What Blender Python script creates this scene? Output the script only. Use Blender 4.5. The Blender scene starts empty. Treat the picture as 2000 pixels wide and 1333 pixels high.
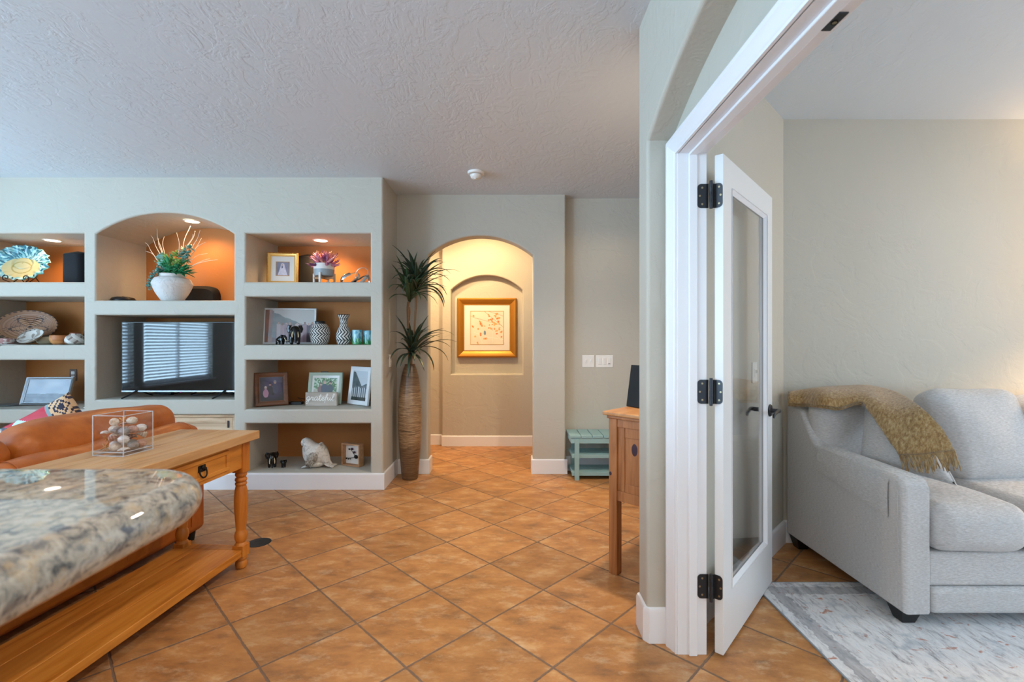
import bpy, bmesh, math, random
from mathutils import Vector, Matrix, noise
PI = math.pi
SC = bpy.context.scene
COL = SC.collection
F, CX, CY, CH = 920.0, 1000.0, 666.5, 1.30     # focal length in pixels, image centre, eye height
CEIL = 2.735

def P(px, py, Y):
    """World point seen at a photo pixel when it stands Y metres ahead of the camera."""
    return Vector(((px - CX) * Y / F, Y, CH - (py - CY) * Y / F))

def lin(c):
    return c / 12.92 if c <= 0.04045 else ((c + 0.055) / 1.055) ** 2.4

def rgb(h):
    h = h.lstrip('#')
    return tuple(lin(int(h[i:i + 2], 16) / 255) for i in (0, 2, 4)) + (1.0,)

# ---------------------------------------------------------------- mesh builder
class MB:
    def __init__(self):
        self.bm = bmesh.new()
        self.cl = self.bm.loops.layers.float_color.new('Col')
        self.mi = 0
        self.col = None
    def face(self, vs, smooth=True, col=None):
        try:
            f = self.bm.faces.new(vs)
        except ValueError:
            return None
        f.smooth = smooth
        f.material_index = self.mi
        c = col or self.col
        if c:
            for l in f.loops:
                l[self.cl] = c
        return f
    def v(self, p):
        return self.bm.verts.new(p)
    def rbox(self, c, s, r=0.003, seg=2, sub=1, bulge=(0, 0, 0), M=None, nz=0, nsc=3.0):
        """Rounded box centred at c, full size s, edge radius r; bulge swells the faces; nz adds soft lumps."""
        h = [x / 2 for x in s]
        r = min(r, min(h) * 0.999)
        ax = []
        for k in range(3):
            t = [math.tan(PI / 4 * i / seg) for i in range(seg + 1)]
            lo = [-(h[k] - r) - r * q for q in reversed(t)]
            hi = [(h[k] - r) + r * q for q in t]
            mid = [-(h[k] - r) + 2 * (h[k] - r) * i / sub for i in range(1, sub)]
            ax.append(lo + mid + hi)
        M = M or Matrix()
        c = Vector(c)
        cache = {}
        def vert(q):
            key = tuple(round(x, 6) for x in q)
            if key in cache:
                return cache[key]
            inner = Vector([max(-(h[k] - r), min(h[k] - r, q[k])) for k in range(3)])
            d = Vector(q) - inner
            p = inner + (d.normalized() * r if d.length > 1e-9 else d)
            w = [max(0.0, 1 - (p[k] / h[k]) ** 2) for k in range(3)]
            p = Vector([p[k] * (1 + bulge[k] / h[k] * w[(k + 1) % 3] * w[(k + 2) % 3]) for k in range(3)])
            if nz:
                n = noise.noise_vector((p + c) * nsc)
                p = p + n * nz
            cache[key] = self.v(M @ (p + c) if M else p + c)
            return cache[key]
        for k in range(3):
            a, b = (k + 1) % 3, (k + 2) % 3
            for sgn in (-1, 1):
                for i in range(len(ax[a]) - 1):
                    for j in range(len(ax[b]) - 1):
                        qs = []
                        for (ii, jj) in ((i, j), (i + 1, j), (i + 1, j + 1), (i, j + 1)):
                            q = [0, 0, 0]
                            q[k] = sgn * h[k]; q[a] = ax[a][ii]; q[b] = ax[b][jj]
                            qs.append(vert(q))
                        if sgn < 0:
                            qs.reverse()
                        if len(set(qs)) == 4:
                            self.face(qs)
        return self
    def box(self, lo, hi, r=0.002, seg=1, M=None):
        lo, hi = Vector(lo), Vector(hi)
        return self.rbox((lo + hi) / 2, hi - lo, r, seg, 1, M=M)
    def lathe(self, prof, n=32, M=None, colf=None, capb=True, capt=True, wob=None):
        M = M or Matrix()
        rings = []
        for (r, z) in prof:
            ring = []
            for i in range(n):
                a = 2 * PI * i / n
                rr = r * (wob(a, z) if wob else 1)
                ring.append(self.v(M @ Vector((rr * math.cos(a), rr * math.sin(a), z))))
            rings.append(ring)
        for j in range(len(rings) - 1):
            for i in range(n):
                k = (i + 1) % n
                col = None
                if colf:
                    col = colf((i + .5) / n, (prof[j][1] + prof[j + 1][1]) / 2, j)
                self.face((rings[j][i], rings[j][k], rings[j + 1][k], rings[j + 1][i]), col=col)
        if capb and prof[0][0] > 1e-5:
            self.face(list(reversed(rings[0])), smooth=False)
        if capt and prof[-1][0] > 1e-5:
            self.face(rings[-1], smooth=False)
        return self
    def tube(self, pts, rad, n=8, caps=True, flat=(1, 1), up=None, colf=None):
        """Swept tube; rad a number or one per point; flat scales the two cross axes (per point allowed)."""
        pts = [Vector(p) for p in pts]
        m = len(pts)
        rad = rad if isinstance(rad, (list, tuple)) else [rad] * m
        fl = flat if isinstance(flat[0], (list, tuple)) else [flat] * m
        T = []
        for i in range(m):
            t = (pts[min(i + 1, m - 1)] - pts[max(i - 1, 0)])
            T.append(t.normalized() if t.length > 1e-9 else Vector((0, 0, 1)))
        u = Vector(up) if up else (Vector((0, 0, 1)) if abs(T[0].z) < 0.9 else Vector((1, 0, 0)))
        rings = []
        for i in range(m):
            t = T[i]
            u = u - t * u.dot(t)
            if u.length < 1e-6:
                u = t.orthogonal()
            u.normalize()
            w = t.cross(u)
            ring = []
            for k in range(n):
                a = 2 * PI * k / n
                ring.append(self.v(pts[i] + (u * math.cos(a) * fl[i][0] + w * math.sin(a) * fl[i][1]) * rad[i]))
            rings.append(ring)
        for j in range(m - 1):
            for k in range(n):
                q = (k + 1) % n
                self.face((rings[j][k], rings[j][q], rings[j + 1][q], rings[j + 1][k]),
                          col=colf(j / max(1, m - 2), k / n) if colf else None)
        if caps:
            self.face(list(reversed(rings[0])), smooth=False)
            self.face(rings[-1], smooth=False)
        return self
    def ell(self, c, s, n=16, m=10, M=None, colf=None):
        """Ellipsoid with half axes s."""
        M = M or Matrix()
        c = Vector(c)
        top = self.v(M @ (c + Vector((0, 0, s[2])))); bot = self.v(M @ (c - Vector((0, 0, s[2]))))
        rings = []
        for j in range(1, m):
            th = PI * j / m
            rings.append([self.v(M @ (c + Vector((s[0] * math.sin(th) * math.cos(2 * PI * i / n),
                                                  s[1] * math.sin(th) * math.sin(2 * PI * i / n),
                                                  s[2] * math.cos(th))))) for i in range(n)])
        for i in range(n):
            k = (i + 1) % n
            self.face((top, rings[0][i], rings[0][k]))
            self.face((bot, rings[-1][k], rings[-1][i]))
            for j in range(len(rings) - 1):
                self.face((rings[j][i], rings[j + 1][i], rings[j + 1][k], rings[j][k]))
        return self
    def prism(self, poly, f, d, smooth=False):
        """Polygon poly of (u,v) mapped through f(u,v)->Vector and extruded by vector d."""
        a = [self.v(f(u, v)) for u, v in poly]
        b = [self.v(f(u, v) + Vector(d)) for u, v in poly]
        n = len(poly)
        self.face(list(reversed(a)), smooth); self.face(b, smooth)
        for i in range(n):
            j = (i + 1) % n
            self.face((a[i], a[j], b[j], b[i]), smooth)
        return self
    def sheet(self, rows, thick=0.0, colf=None, smooth=True):
        """Grid of points -> surface, closed to a slab when thick > 0."""
        n, m = len(rows), len(rows[0])
        R = [[Vector(p) for p in r] for r in rows]
        if thick:
            N = []
            for i in range(n):
                rr = []
                for j in range(m):
                    du = R[min(i + 1, n - 1)][j] - R[max(i - 1, 0)][j]
                    dv = R[i][min(j + 1, m - 1)] - R[i][max(j - 1, 0)]
                    q = du.cross(dv)
                    rr.append(q.normalized() if q.length > 1e-12 else Vector((0, 0, 1)))
                N.append(rr)
        A = [[self.v(p) for p in r] for r in R]
        for i in range(n - 1):
            for j in range(m - 1):
                self.face((A[i][j], A[i][j + 1], A[i + 1][j + 1], A[i + 1][j]), smooth,
                          colf((i + .5) / (n - 1), (j + .5) / (m - 1)) if colf else None)
        if thick:
            B = [[self.v(R[i][j] + N[i][j] * thick) for j in range(m)] for i in range(n)]
            for i in range(n - 1):
                for j in range(m - 1):
                    self.face((B[i][j], B[i + 1][j], B[i + 1][j + 1], B[i][j + 1]), smooth,
                              colf((i + .5) / (n - 1), (j + .5) / (m - 1)) if colf else None)
            loop = [(0, j) for j in range(m)] + [(i, m - 1) for i in range(1, n)] + \
                   [(n - 1, j) for j in range(m - 2, -1, -1)] + [(i, 0) for i in range(n - 2, 0, -1)]
            for q in range(len(loop)):
                (i, j), (k, l) = loop[q], loop[(q + 1) % len(loop)]
                self.face((A[i][j], B[i][j], B[k][l], A[k][l]), smooth,
                          colf(min(.999, i / (n - 1)), min(.999, j / (m - 1))) if colf else None)
        return self
    def add_mesh(self, me, M=None):
        M = M or Matrix()
        vs = [self.v(M @ v.co) for v in me.vertices]
        for p in me.polygons:
            self.face([vs[i] for i in p.vertices])
        return self
    def build(self, name, mats, parent=None, label=None, sharp=40, loc=None, rot=None):
        bmesh.ops.recalc_face_normals(self.bm, faces=self.bm.faces)
        me = bpy.data.meshes.new(name)
        self.bm.to_mesh(me); self.bm.free()
        for m in (mats if isinstance(mats, (list, tuple)) else [mats]):
            me.materials.append(m)
        if sharp:
            me.set_sharp_from_angle(angle=math.radians(sharp))
        o = bpy.data.objects.new(name, me)
        COL.objects.link(o)
        if parent:
            o.parent = parent
        if loc is not None: o.location = loc
        if rot is not None: o.rotation_euler = rot
        if label: o['label'] = label
        if sharp:
            wn = o.modifiers.new('Weighted normals', 'WEIGHTED_NORMAL'); wn.keep_sharp = True; wn.weight = 80
        return o

def tag(o, label, cat, group=None, kind=None):
    if label: o['label'] = label
    if cat: o['category'] = cat
    if group: o['group'] = group
    if kind: o['kind'] = kind
    return o

def thing(name, label, cat, loc=(0, 0, 0), rotz=0, group=None, tilt=0):
    o = bpy.data.objects.new(name, None)
    COL.objects.link(o)
    o.empty_display_size = 0.05
    o.location = loc
    o.rotation_euler = (tilt, 0, rotz)
    return tag(o, label, cat, group)

def structure(o):
    o['kind'] = 'structure'
    return o

def copy_tree(o, parent=None):
    c = o.copy(); COL.objects.link(c)
    if parent: c.parent = parent
    for ch in list(o.children):
        copy_tree(ch, c)
    return c

def rotm(axis, a):
    return Matrix.Rotation(a, 4, axis)
def trans(*p):
    return Matrix.Translation(Vector(p[0] if len(p) == 1 else p))

def arc(cx, cz, r, a0, a1, n):
    return [(cx + r * math.cos(a0 + (a1 - a0) * i / n), cz + r * math.sin(a0 + (a1 - a0) * i / n)) for i in range(n + 1)]

def seg_arch(u0, u1, spring, top, n=24):
    """Points of a segmental arch from (u1,spring) over the top to (u0,spring)."""
    half, rise = (u1 - u0) / 2, top - spring
    R = (half * half + rise * rise) / (2 * rise)
    a = math.asin(half / R)
    return arc((u0 + u1) / 2, top - R, R, PI / 2 - a, PI / 2 + a, n)

def slab(name, outer, holes, thick, bev, O, U, V, W, mat, parent=None):
    """Plaster wall: 2-D outline with holes, given thickness along W and rounded (bullnose) edges."""
    cu = bpy.data.curves.new(name, 'CURVE')
    cu.dimensions = '2D'; cu.fill_mode = 'BOTH'
    cu.extrude = thick / 2 - bev
    cu.bevel_depth = bev; cu.bevel_resolution = 4; cu.offset = -bev
    for loop in [outer] + holes:
        sp = cu.splines.new('POLY'); sp.points.add(len(loop) - 1)
        for q, (u, v) in zip(sp.points, loop):
            q.co = (u, v, 0, 1)
        sp.use_cyclic_u = True
    ob = bpy.data.objects.new(name + '_outline', cu); COL.objects.link(ob)
    dg = bpy.context.evaluated_depsgraph_get()
    me = bpy.data.meshes.new_from_object(ob.evaluated_get(dg))
    bpy.data.objects.remove(ob); bpy.data.curves.remove(cu)
    O, U, V, W = Vector(O), Vector(U), Vector(V), Vector(W)
    for v in me.vertices:
        x, y, z = v.co
        v.co = O + U * x + V * y + W * (z + thick / 2)
    bm = bmesh.new(); bm.from_mesh(me)
    bmesh.ops.remove_doubles(bm, verts=bm.verts, dist=1e-5)
    bmesh.ops.recalc_face_normals(bm, faces=bm.faces)
    for f in bm.faces: f.smooth = False
    bm.to_mesh(me); bm.free()
    me.name = name
    me.materials.clear(); me.materials.append(mat)
    o = bpy.data.objects.new(name, me); COL.objects.link(o)
    if parent: o.parent = parent
    return o

def skin_mesh(verts, edges, radii, sub=2):
    me = bpy.data.meshes.new('skin_tmp'); me.from_pydata([tuple(v) for v in verts], edges, [])
    ob = bpy.data.objects.new('skin_tmp', me); COL.objects.link(ob)
    ob.modifiers.new('Skin', 'SKIN')
    for i, sv in enumerate(me.skin_vertices[0].data):
        r = radii[i]
        sv.radius = r if isinstance(r, (tuple, list)) else (r, r)
        sv.use_root = (i == 0)
    m = ob.modifiers.new('Sub', 'SUBSURF'); m.levels = sub; m.render_levels = sub
    dg = bpy.context.evaluated_depsgraph_get()
    out = bpy.data.meshes.new_from_object(ob.evaluated_get(dg))
    bpy.data.objects.remove(ob); bpy.data.meshes.remove(me)
    return out

# ---------------------------------------------------------------- materials
class NT:
    def __init__(self, name):
        self.m = bpy.data.materials.new(name); self.m.use_nodes = True
        self.t = self.m.node_tree
        self.b = self.t.nodes['Principled BSDF']
        self.out = self.t.nodes['Material Output']
        self.tc = None
    def n(self, typ, **kw):
        x = self.t.nodes.new(typ)
        for k, v in kw.items():
            if k in x.inputs.keys():
                x.inputs[k].default_value = v
            else:
                setattr(x, k, v)
        return x
    def l(self, a, b):
        self.t.links.new(a, b)
    def coord(self, kind='Object', scale=(1, 1, 1), rot=(0, 0, 0), loc=(0, 0, 0)):
        tc = self.n('ShaderNodeTexCoord'); mp = self.n('ShaderNodeMapping')
        mp.inputs['Scale'].default_value = scale; mp.inputs['Rotation'].default_value = rot
        mp.inputs['Location'].default_value = loc
        self.l(tc.outputs[kind], mp.inputs['Vector'])
        return mp.outputs['Vector']
    def noise(self, vec, scale, detail=4, rough=.55, dist=0):
        x = self.n('ShaderNodeTexNoise')
        x.inputs['Scale'].default_value = scale; x.inputs['Detail'].default_value = detail
        x.inputs['Roughness'].default_value = rough; x.inputs['Distortion'].default_value = dist
        self.l(vec, x.inputs['Vector'])
        return x.outputs['Fac']
    def ramp(self, fac, stops):
        x = self.n('ShaderNodeValToRGB')
        e = x.color_ramp.elements
        while len(e) < len(stops): e.new(0.5)
        for q, (p, c) in zip(e, stops):
            q.position = p; q.color = c if len(c) == 4 else tuple(c) + (1,)
        self.l(fac, x.inputs['Fac'])
        return x.outputs['Color']
    def mix(self, fac, a, b, mode='MIX'):
        x = self.n('ShaderNodeMix', data_type='RGBA', blend_type=mode)
        for s, v in ((0, fac), (6, a), (7, b)):
            if hasattr(v, 'default_value') or hasattr(v, 'is_linked'): self.l(v, x.inputs[s])
            else: x.inputs[s].default_value = v
        return x.outputs[2]
    def math(self, op, a, b=None, c=None):
        x = self.n('ShaderNodeMath', operation=op)
        for i, v in enumerate((a, b, c)):
            if v is None: continue
            if hasattr(v, 'is_linked'): self.l(v, x.inputs[i])
            else: x.inputs[i].default_value = v
        return x.outputs[0]
    def base(self, c):
        if hasattr(c, 'is_linked'): self.l(c, self.b.inputs['Base Color'])
        else: self.b.inputs['Base Color'].default_value = c
    def bump(self, h, strength=.3, dist=.01, prev=None):
        x = self.n('ShaderNodeBump'); x.inputs['Strength'].default_value = strength
        x.inputs['Distance'].default_value = dist
        self.l(h, x.inputs['Height'])
        if prev: self.l(prev, x.inputs['Normal'])
        self.l(x.outputs['Normal'], self.b.inputs['Normal'])
        return x.outputs['Normal']
    def set(self, **kw):
        for k, v in kw.items():
            self.b.inputs[k.replace('_', ' ')].default_value = v
        return self

def simple(name, col, rough=.5, metal=0, **kw):
    q = NT(name); q.base(rgb(col) if isinstance(col, str) else col)
    q.set(Roughness=rough, Metallic=metal, **kw)
    return q.m

def plaster(name, col, strength=.25, scale=5.0):
    q = NT(name); v = q.coord('Object')
    base = rgb(col)
    n0 = q.noise(v, 1.3, 3)
    q.base(q.mix(n0, tuple(c * .96 for c in base[:3]) + (1,), tuple(min(1, c * 1.04) for c in base[:3]) + (1,)))
    q.set(Roughness=.62)
    q.b.inputs['Specular IOR Level'].default_value = .35
    a = q.noise(v, scale, 9, .55, .9)
    r = q.ramp(a, [(.46, (0, 0, 0)), (.54, (1, 1, 1))])
    p = q.bump(r, strength * .55, .006)
    b = q.noise(v, scale * 4.2, 5, .6, .4)
    q.bump(b, strength * .7, .006, p)
    return q.m

def ceiling_mat():
    q = NT('textured_ceiling_paint'); v = q.coord('Object', rot=(0, 0, .6), scale=(1, .62, 1))
    q.base(rgb('#D0D7DE')); q.set(Roughness=.5)
    q.b.inputs['Specular IOR Level'].default_value = .5
    a = q.noise(v, 8.5, 12, .62, .55)
    r1 = q.ramp(a, [(.45, (0, 0, 0)), (.50, (1, 1, 1)), (.56, (1, 1, 1)), (.62, (.3, .3, .3))])
    m = q.ramp(q.noise(v, 1.6, 3, .5, .3), [(.36, (.12, .12, .12)), (.56, (1, 1, 1))])
    h = q.mix(1.0, r1, m, 'MULTIPLY')
    p = q.bump(h, .26, .008)
    b = q.noise(v, 38, 6, .65, .3)
    q.bump(q.mix(1.0, b, m, 'MULTIPLY'), .2, .006, p)
    return q.m

def tile_mat():
    q = NT('terracotta_floor_tile')
    PT = .4135
    tc = q.n('ShaderNodeTexCoord')
    sep = q.n('ShaderNodeSeparateXYZ'); q.l(tc.outputs['Object'], sep.inputs[0])
    X, Y = sep.outputs[0], sep.outputs[1]
    vec = q.coord('Object')
    jit = q.noise(vec, 38, 4, .6)
    jit = q.math('MULTIPLY', q.math('SUBTRACT', jit, .5), .009)
    s = 1 / math.sqrt(2)
    u = q.math('MULTIPLY', q.math('ADD', X, Y), s); w = q.math('MULTIPLY', q.math('SUBTRACT', Y, X), s)
    u0 = (-.4217 + 3.043) * s; w0 = (3.043 + .4217) * s
    u = q.math('DIVIDE', q.math('SUBTRACT', u, u0 - 40 * PT), PT); w = q.math('DIVIDE', q.math('SUBTRACT', w, w0 - 40 * PT), PT)
    fu, fw = q.math('FRACT', u), q.math('FRACT', w)
    iu, iw = q.math('FLOOR', u), q.math('FLOOR', w)
    def edge(f):
        return q.math('SUBTRACT', .5, q.math('ABSOLUTE', q.math('SUBTRACT', f, .5)))
    e = q.math('MULTIPLY', q.math('MINIMUM', edge(fu), edge(fw)), PT)
    e = q.math('ADD', e, jit)
    mask = q.n('ShaderNodeMapRange'); mask.inputs['From Min'].default_value = .0030; mask.inputs['From Max'].default_value = .0062
    q.l(e, mask.inputs['Value']); mask = mask.outputs[0]
    cid = q.n('ShaderNodeCombineXYZ'); q.l(iu, cid.inputs[0]); q.l(iw, cid.inputs[1])
    wn = q.n('ShaderNodeTexWhiteNoise'); q.l(cid.outputs[0], wn.inputs['Vector'])
    off = q.n('ShaderNodeVectorMath', operation='SCALE'); off.inputs['Scale'].default_value = 7.0
    q.l(wn.outputs['Color'], off.inputs[0])
    ad = q.n('ShaderNodeVectorMath', operation='ADD'); q.l(tc.outputs['Object'], ad.inputs[0]); q.l(off.outputs[0], ad.inputs[1])
    mp = q.n('ShaderNodeMapping'); mp.inputs['Rotation'].default_value = (0, 0, .5); mp.inputs['Scale'].default_value = (1, 1.9, 1)
    q.l(ad.outputs[0], mp.inputs['Vector']); tv = mp.outputs[0]
    c = q.ramp(q.noise(tv, 5.2, 11, .68, .15), [(.30, rgb('#86603F')), (.44, rgb('#AB7544')), (.56, rgb('#BA834E')), (.70, rgb('#CB9E6C'))])
    fl = q.ramp(q.noise(tv, 7, 12, .74, .1), [(.52, (0, 0, 0)), (.72, (1, 1, 1))])
    c = q.mix(q.math('MULTIPLY', fl, .72), c, rgb('#D9BD98'))
    dk = q.ramp(q.noise(tv, 4.5, 11, .72, .1), [(.55, (0, 0, 0)), (.74, (1, 1, 1))])
    c = q.mix(q.math('MULTIPLY', dk, .55), c, rgb('#6E5444'))
    tone = q.math('MULTIPLY_ADD', wn.outputs['Value'], .22, .89)
    hv = q.n('ShaderNodeHueSaturation'); q.l(tone, hv.inputs['Value']); q.l(c, hv.inputs['Color']); c = hv.outputs[0]
    q.base(q.mix(mask, rgb('#7A6250'), c))
    rr = q.math('MULTIPLY_ADD', q.noise(tv, 9, 4), .22, .30)
    rr = q.math('MAXIMUM', rr, q.math('MULTIPLY_ADD', mask, -.6, .85))
    q.l(rr, q.b.inputs['Roughness'])
    p = q.bump(mask, .6, .004)
    q.bump(q.noise(tv, 22, 6, .6), .12, .006, p)
    return q.m

def wood(name, light, mid, dark, axis='Y', scale=1.0, rough=.42, knots=True):
    q = NT(name)
    sc = {'X': (.10, 1, 1), 'Y': (1, .10, 1), 'Z': (1, 1, .10)}[axis]
    v = q.coord('Object', scale=tuple(s * scale for s in sc))
    n1 = q.noise(v, 13, 6, .6, 1.4)
    c = q.ramp(n1, [(.30, rgb(dark)), (.46, rgb(mid)), (.62, rgb(light)), (.8, rgb(mid))])
    n2 = q.noise(v, 60, 4, .6, .3)
    c = q.mix(q.math('MULTIPLY', n2, .28), c, rgb(dark), 'MIX')
    v3 = q.coord('Object', scale={'X': (.25, 1, 1), 'Y': (1, .25, 1), 'Z': (1, 1, .25)}[axis])
    n3 = q.noise(v3, 3.0, 2, .5, 0)
    c = q.mix(q.ramp(n3, [(.42, (0, 0, 0)), (.60, (.5, .5, .5))]), c, rgb(light))
    if knots:
        vo = q.n('ShaderNodeTexVoronoi'); vo.inputs['Scale'].default_value = 4.2
        vk = q.coord('Object', scale={'X': (.55, 1, 1), 'Y': (1, .55, 1), 'Z': (1, 1, .55)}[axis])
        q.l(vk, vo.inputs['Vector'])
        k = q.ramp(vo.outputs['Distance'], [(.045, (1, 1, 1)), (.085, (0, 0, 0))])
        c = q.mix(q.math('MULTIPLY', k, .85), c, rgb('#4A2A12'))
    q.base(c); q.set(Roughness=rough)
    q.bump(n1, .08, .003)
    return q.m

def granite_mat():
    q = NT('speckled_granite'); v = q.coord('Object')
    a = q.noise(v, 48, 6, .65, .7)
    c = q.ramp(a, [(.30, rgb('#34373D')), (.41, rgb('#77746F')), (.50, rgb('#9F978B')), (.62, rgb('#B5AEA2')), (.74, rgb('#AE9875'))])
    s = q.ramp(q.noise(v, 120, 4, .7, .4), [(.58, (0, 0, 0)), (.68, (1, 1, 1))])
    c = q.mix(q.math('MULTIPLY', s, .7), c, rgb('#55565C'))
    t = q.ramp(q.noise(v, 30, 4, .6, .2), [(.54, (0, 0, 0)), (.68, (1, 1, 1))])
    c = q.mix(q.math('MULTIPLY', t, .55), c, rgb('#B89A6E'))
    d = q.ramp(q.noise(v, 38, 4, .6, .6), [(.60, (0, 0, 0)), (.67, (1, 1, 1))])
    c = q.mix(q.math('MULTIPLY', d, .8), c, rgb('#3A3E48'))
    q.base(c); q.set(Roughness=.02)
    q.b.inputs['Specular IOR Level'].default_value = 1.0
    return q.m

def leather_mat():
    q = NT('tan_leather'); v = q.coord('Object')
    a = q.noise(v, 5, 5, .6, .5)
    q.base(q.ramp(a, [(.3, rgb('#9A4E16')), (.55, rgb('#B9641F')), (.8, rgb('#CB7A33'))])); q.set(Roughness=.40)
    p = q.bump(q.noise(v, 160, 3, .6), .12, .002)
    q.bump(q.noise(v, 9, 3, .5, 1.2), .25, .01, p)
    return q.m

def fabric_mat(name, c1, c2, axis='X', rough=.9):
    q = NT(name)
    v = q.coord('Object', scale={'X': (.10, .10, 1), 'Y': (1, .14, 1), 'Z': (1, 1, .14)}[axis])
    a = q.noise(v, 640, 3, .6)
    v2 = q.coord('Object'); b = q.noise(v2, 330, 2, .6)
    c = q.mix(q.ramp(a, [(.32, (0, 0, 0)), (.68, (1, 1, 1))]), rgb(c1), rgb(c2))
    q.base(c); q.set(Roughness=rough, Sheen_Weight=.25)
    p = q.bump(b, .3, .002)
    q.bump(q.noise(v2, 7, 4, .55, .8), .22, .012, p)
    return q.m

def throw_mat():
    q = NT('mustard_woven_throw'); v = q.coord('Object')
    a = q.noise(q.coord('Object', scale=(1, 1, .35), rot=(0, .6, 0)), 90, 8, .72, .25)
    c = q.ramp(a, [(.32, rgb('#76542C')), (.47, rgb('#9F7B48')), (.60, rgb('#B99E70')), (.76, rgb('#D2C3A0'))])
    q.base(c); q.set(Roughness=.95, Sheen_Weight=.5)
    q.bump(q.noise(v, 120, 4, .7, .5), .8, .006)
    return q.m

def rug_mat():
    q = NT('distressed_rug_pile'); v = q.coord('Object', rot=(0, 0, .78), scale=(1, .32, 1))
    c = q.ramp(q.noise(v, 34, 6, .72, .6), [(.34, rgb('#A8A6A9')), (.45, rgb('#D6D6D7')), (.58, rgb('#E8E8E8')), (.72, rgb('#CCD5DC'))])
    v2 = q.coord('Object', scale=(1.0, 1.5, 1))
    r = q.ramp(q.noise(v2, 15, 5, .6, .5), [(.612, (0, 0, 0)), (.68, (1, 1, 1))])
    c = q.mix(q.math('MULTIPLY', r, .8), c, rgb('#B5623C'))
    g = q.ramp(q.noise(v2, 8, 4, .6, .5), [(.56, (0, 0, 0)), (.68, (1, 1, 1))])
    c = q.mix(q.math('MULTIPLY', g, .5), c, rgb('#96A6B2'))
    w = q.ramp(q.noise(q.coord('Object', rot=(0, 0, .78), scale=(1.3, .3, 1)), 22, 6, .75, .8), [(.60, (0, 0, 0)), (.65, (1, 1, 1))])
    c = q.mix(q.math('MULTIPLY', w, .6), c, rgb('#6C686D'))
    tc = q.n('ShaderNodeTexCoord'); sp = q.n('ShaderNodeSeparateXYZ'); q.l(tc.outputs['Object'], sp.inputs[0])
    ex = q.math('SUBTRACT', sp.outputs[0], 0.0)
    ey = q.math('MULTIPLY', sp.outputs[1], -1.0)
    e = q.math('MINIMUM', ex, ey)
    wob = q.math('MULTIPLY', q.math('SUBTRACT', q.noise(v2, 30, 3), .5), .05)
    e = q.math('ADD', e, wob)
    band = q.math('MULTIPLY', q.math('GREATER_THAN', e, .05), q.math('LESS_THAN', e, .12))
    c = q.mix(q.math('MULTIPLY', q.math('MULTIPLY', band, q.noise(v, 30, 4)), 1.0), c, rgb('#77767C'))
    q.base(c); q.set(Roughness=.95)
    q.bump(q.noise(q.coord('Object'), 260, 3, .7), .5, .004)
    return q.m

def glass_mat(name, tint=(1, 1, 1, 1), refl=.0, rough=.0):
    """Clear pane: straight-through light plus a Fresnel mirror."""
    q = NT(name)
    tr = q.n('ShaderNodeBsdfTransparent'); tr.inputs['Color'].default_value = tint
    gl = q.n('ShaderNodeBsdfGlossy'); gl.inputs['Roughness'].default_value = rough
    lw = q.n('ShaderNodeLayerWeight'); lw.inputs['Blend'].default_value = .5
    fac = q.math('MULTIPLY_ADD', q.math('POWER', lw.outputs['Facing'], 4.5), .94, .05 + refl)
    mx = q.n('ShaderNodeMixShader')
    q.l(fac, mx.inputs[0]); q.l(tr.outputs[0], mx.inputs[1]); q.l(gl.outputs[0], mx.inputs[2])
    q.l(mx.outputs[0], q.out.inputs['Surface'])
    return q.m

def emit_mat(name, col, s):
    q = NT(name)
    q.set(Emission_Strength=s); q.b.inputs['Emission Color'].default_value = col
    q.base(col)
    return q.m

def print_mat(name='colour_print', rough=.45):
    q = NT(name); a = q.n('ShaderNodeAttribute'); a.attribute_name = 'Col'
    q.l(a.outputs['Color'], q.b.inputs['Base Color']); q.set(Roughness=rough)
    return q.m

def vase_mat():
    q = NT('brown_banded_ceramic'); v = q.coord('Object')
    tc = q.n('ShaderNodeTexCoord'); sp = q.n('ShaderNodeSeparateXYZ'); q.l(tc.outputs['Object'], sp.inputs[0])
    Z = sp.outputs[2]
    vz = q.coord('Object', scale=(.35, .35, 2.6))
    n = q.noise(vz, 5, 7, .68, 1.2)
    fine = q.noise(q.coord('Object', scale=(1, 1, 22)), 9, 4, .7, .6)
    c = q.ramp(fine, [(.34, rgb('#5A432E')), (.50, rgb('#957656')), (.66, rgb('#C2AA88'))])
    band = q.ramp(n, [(.55, (0, 0, 0)), (.66, (1, 1, 1))])
    c = q.mix(q.math('MULTIPLY', band, .9), c, rgb('#1C140C'))
    zt = q.ramp(q.math('DIVIDE', Z, 1.08), [(.0, (1, 1, 1)), (.26, (.8, .8, .8)), (.34, (0, 0, 0)), (.72, (0, 0, 0)), (.86, (.9, .9, .9))])
    c = q.mix(q.math('MULTIPLY', zt, .75), c, rgb('#4B301C'))
    q.base(c); q.set(Roughness=.28)
    q.bump(fine, .25, .003)
    return q.m

M = {}
M['wall'] = plaster('greige_wall_plaster', '#BDB8AC', .4)
M['wall_far'] = M['wall']
M['accent'] = plaster('caramel_niche_plaster', '#B4743C', .15)
M['ceiling'] = ceiling_mat()
M['tile'] = tile_mat()
M['trim'] = simple('white_trim_paint', '#EAEAED', .32)
M['door_paint'] = simple('white_door_paint', '#E2E2E2', .35)
M['pine'] = wood('honey_pine', '#D8923E', '#C67A26', '#985312', 'Y')
M['pine_z'] = wood('honey_pine_upright', '#CE8330', '#BC6C20', '#8A4610', 'Z', 1, .42, False)
M['pine_top'] = wood('pine_top_painted_sheen', '#D0A878', '#BB8A58', '#94632F', 'Y', 1, .38)  # reflected light painted in: paler and pinker than the table's sides
M['oak'] = wood('pale_oak_door', '#D9BE9E', '#CBAA86', '#A98662', 'X', 1, .5, False)
M['cab'] = wood('red_brown_pine', '#BD8150', '#A56A3C', '#7C4622', 'Z', 1, .45, False)
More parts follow.
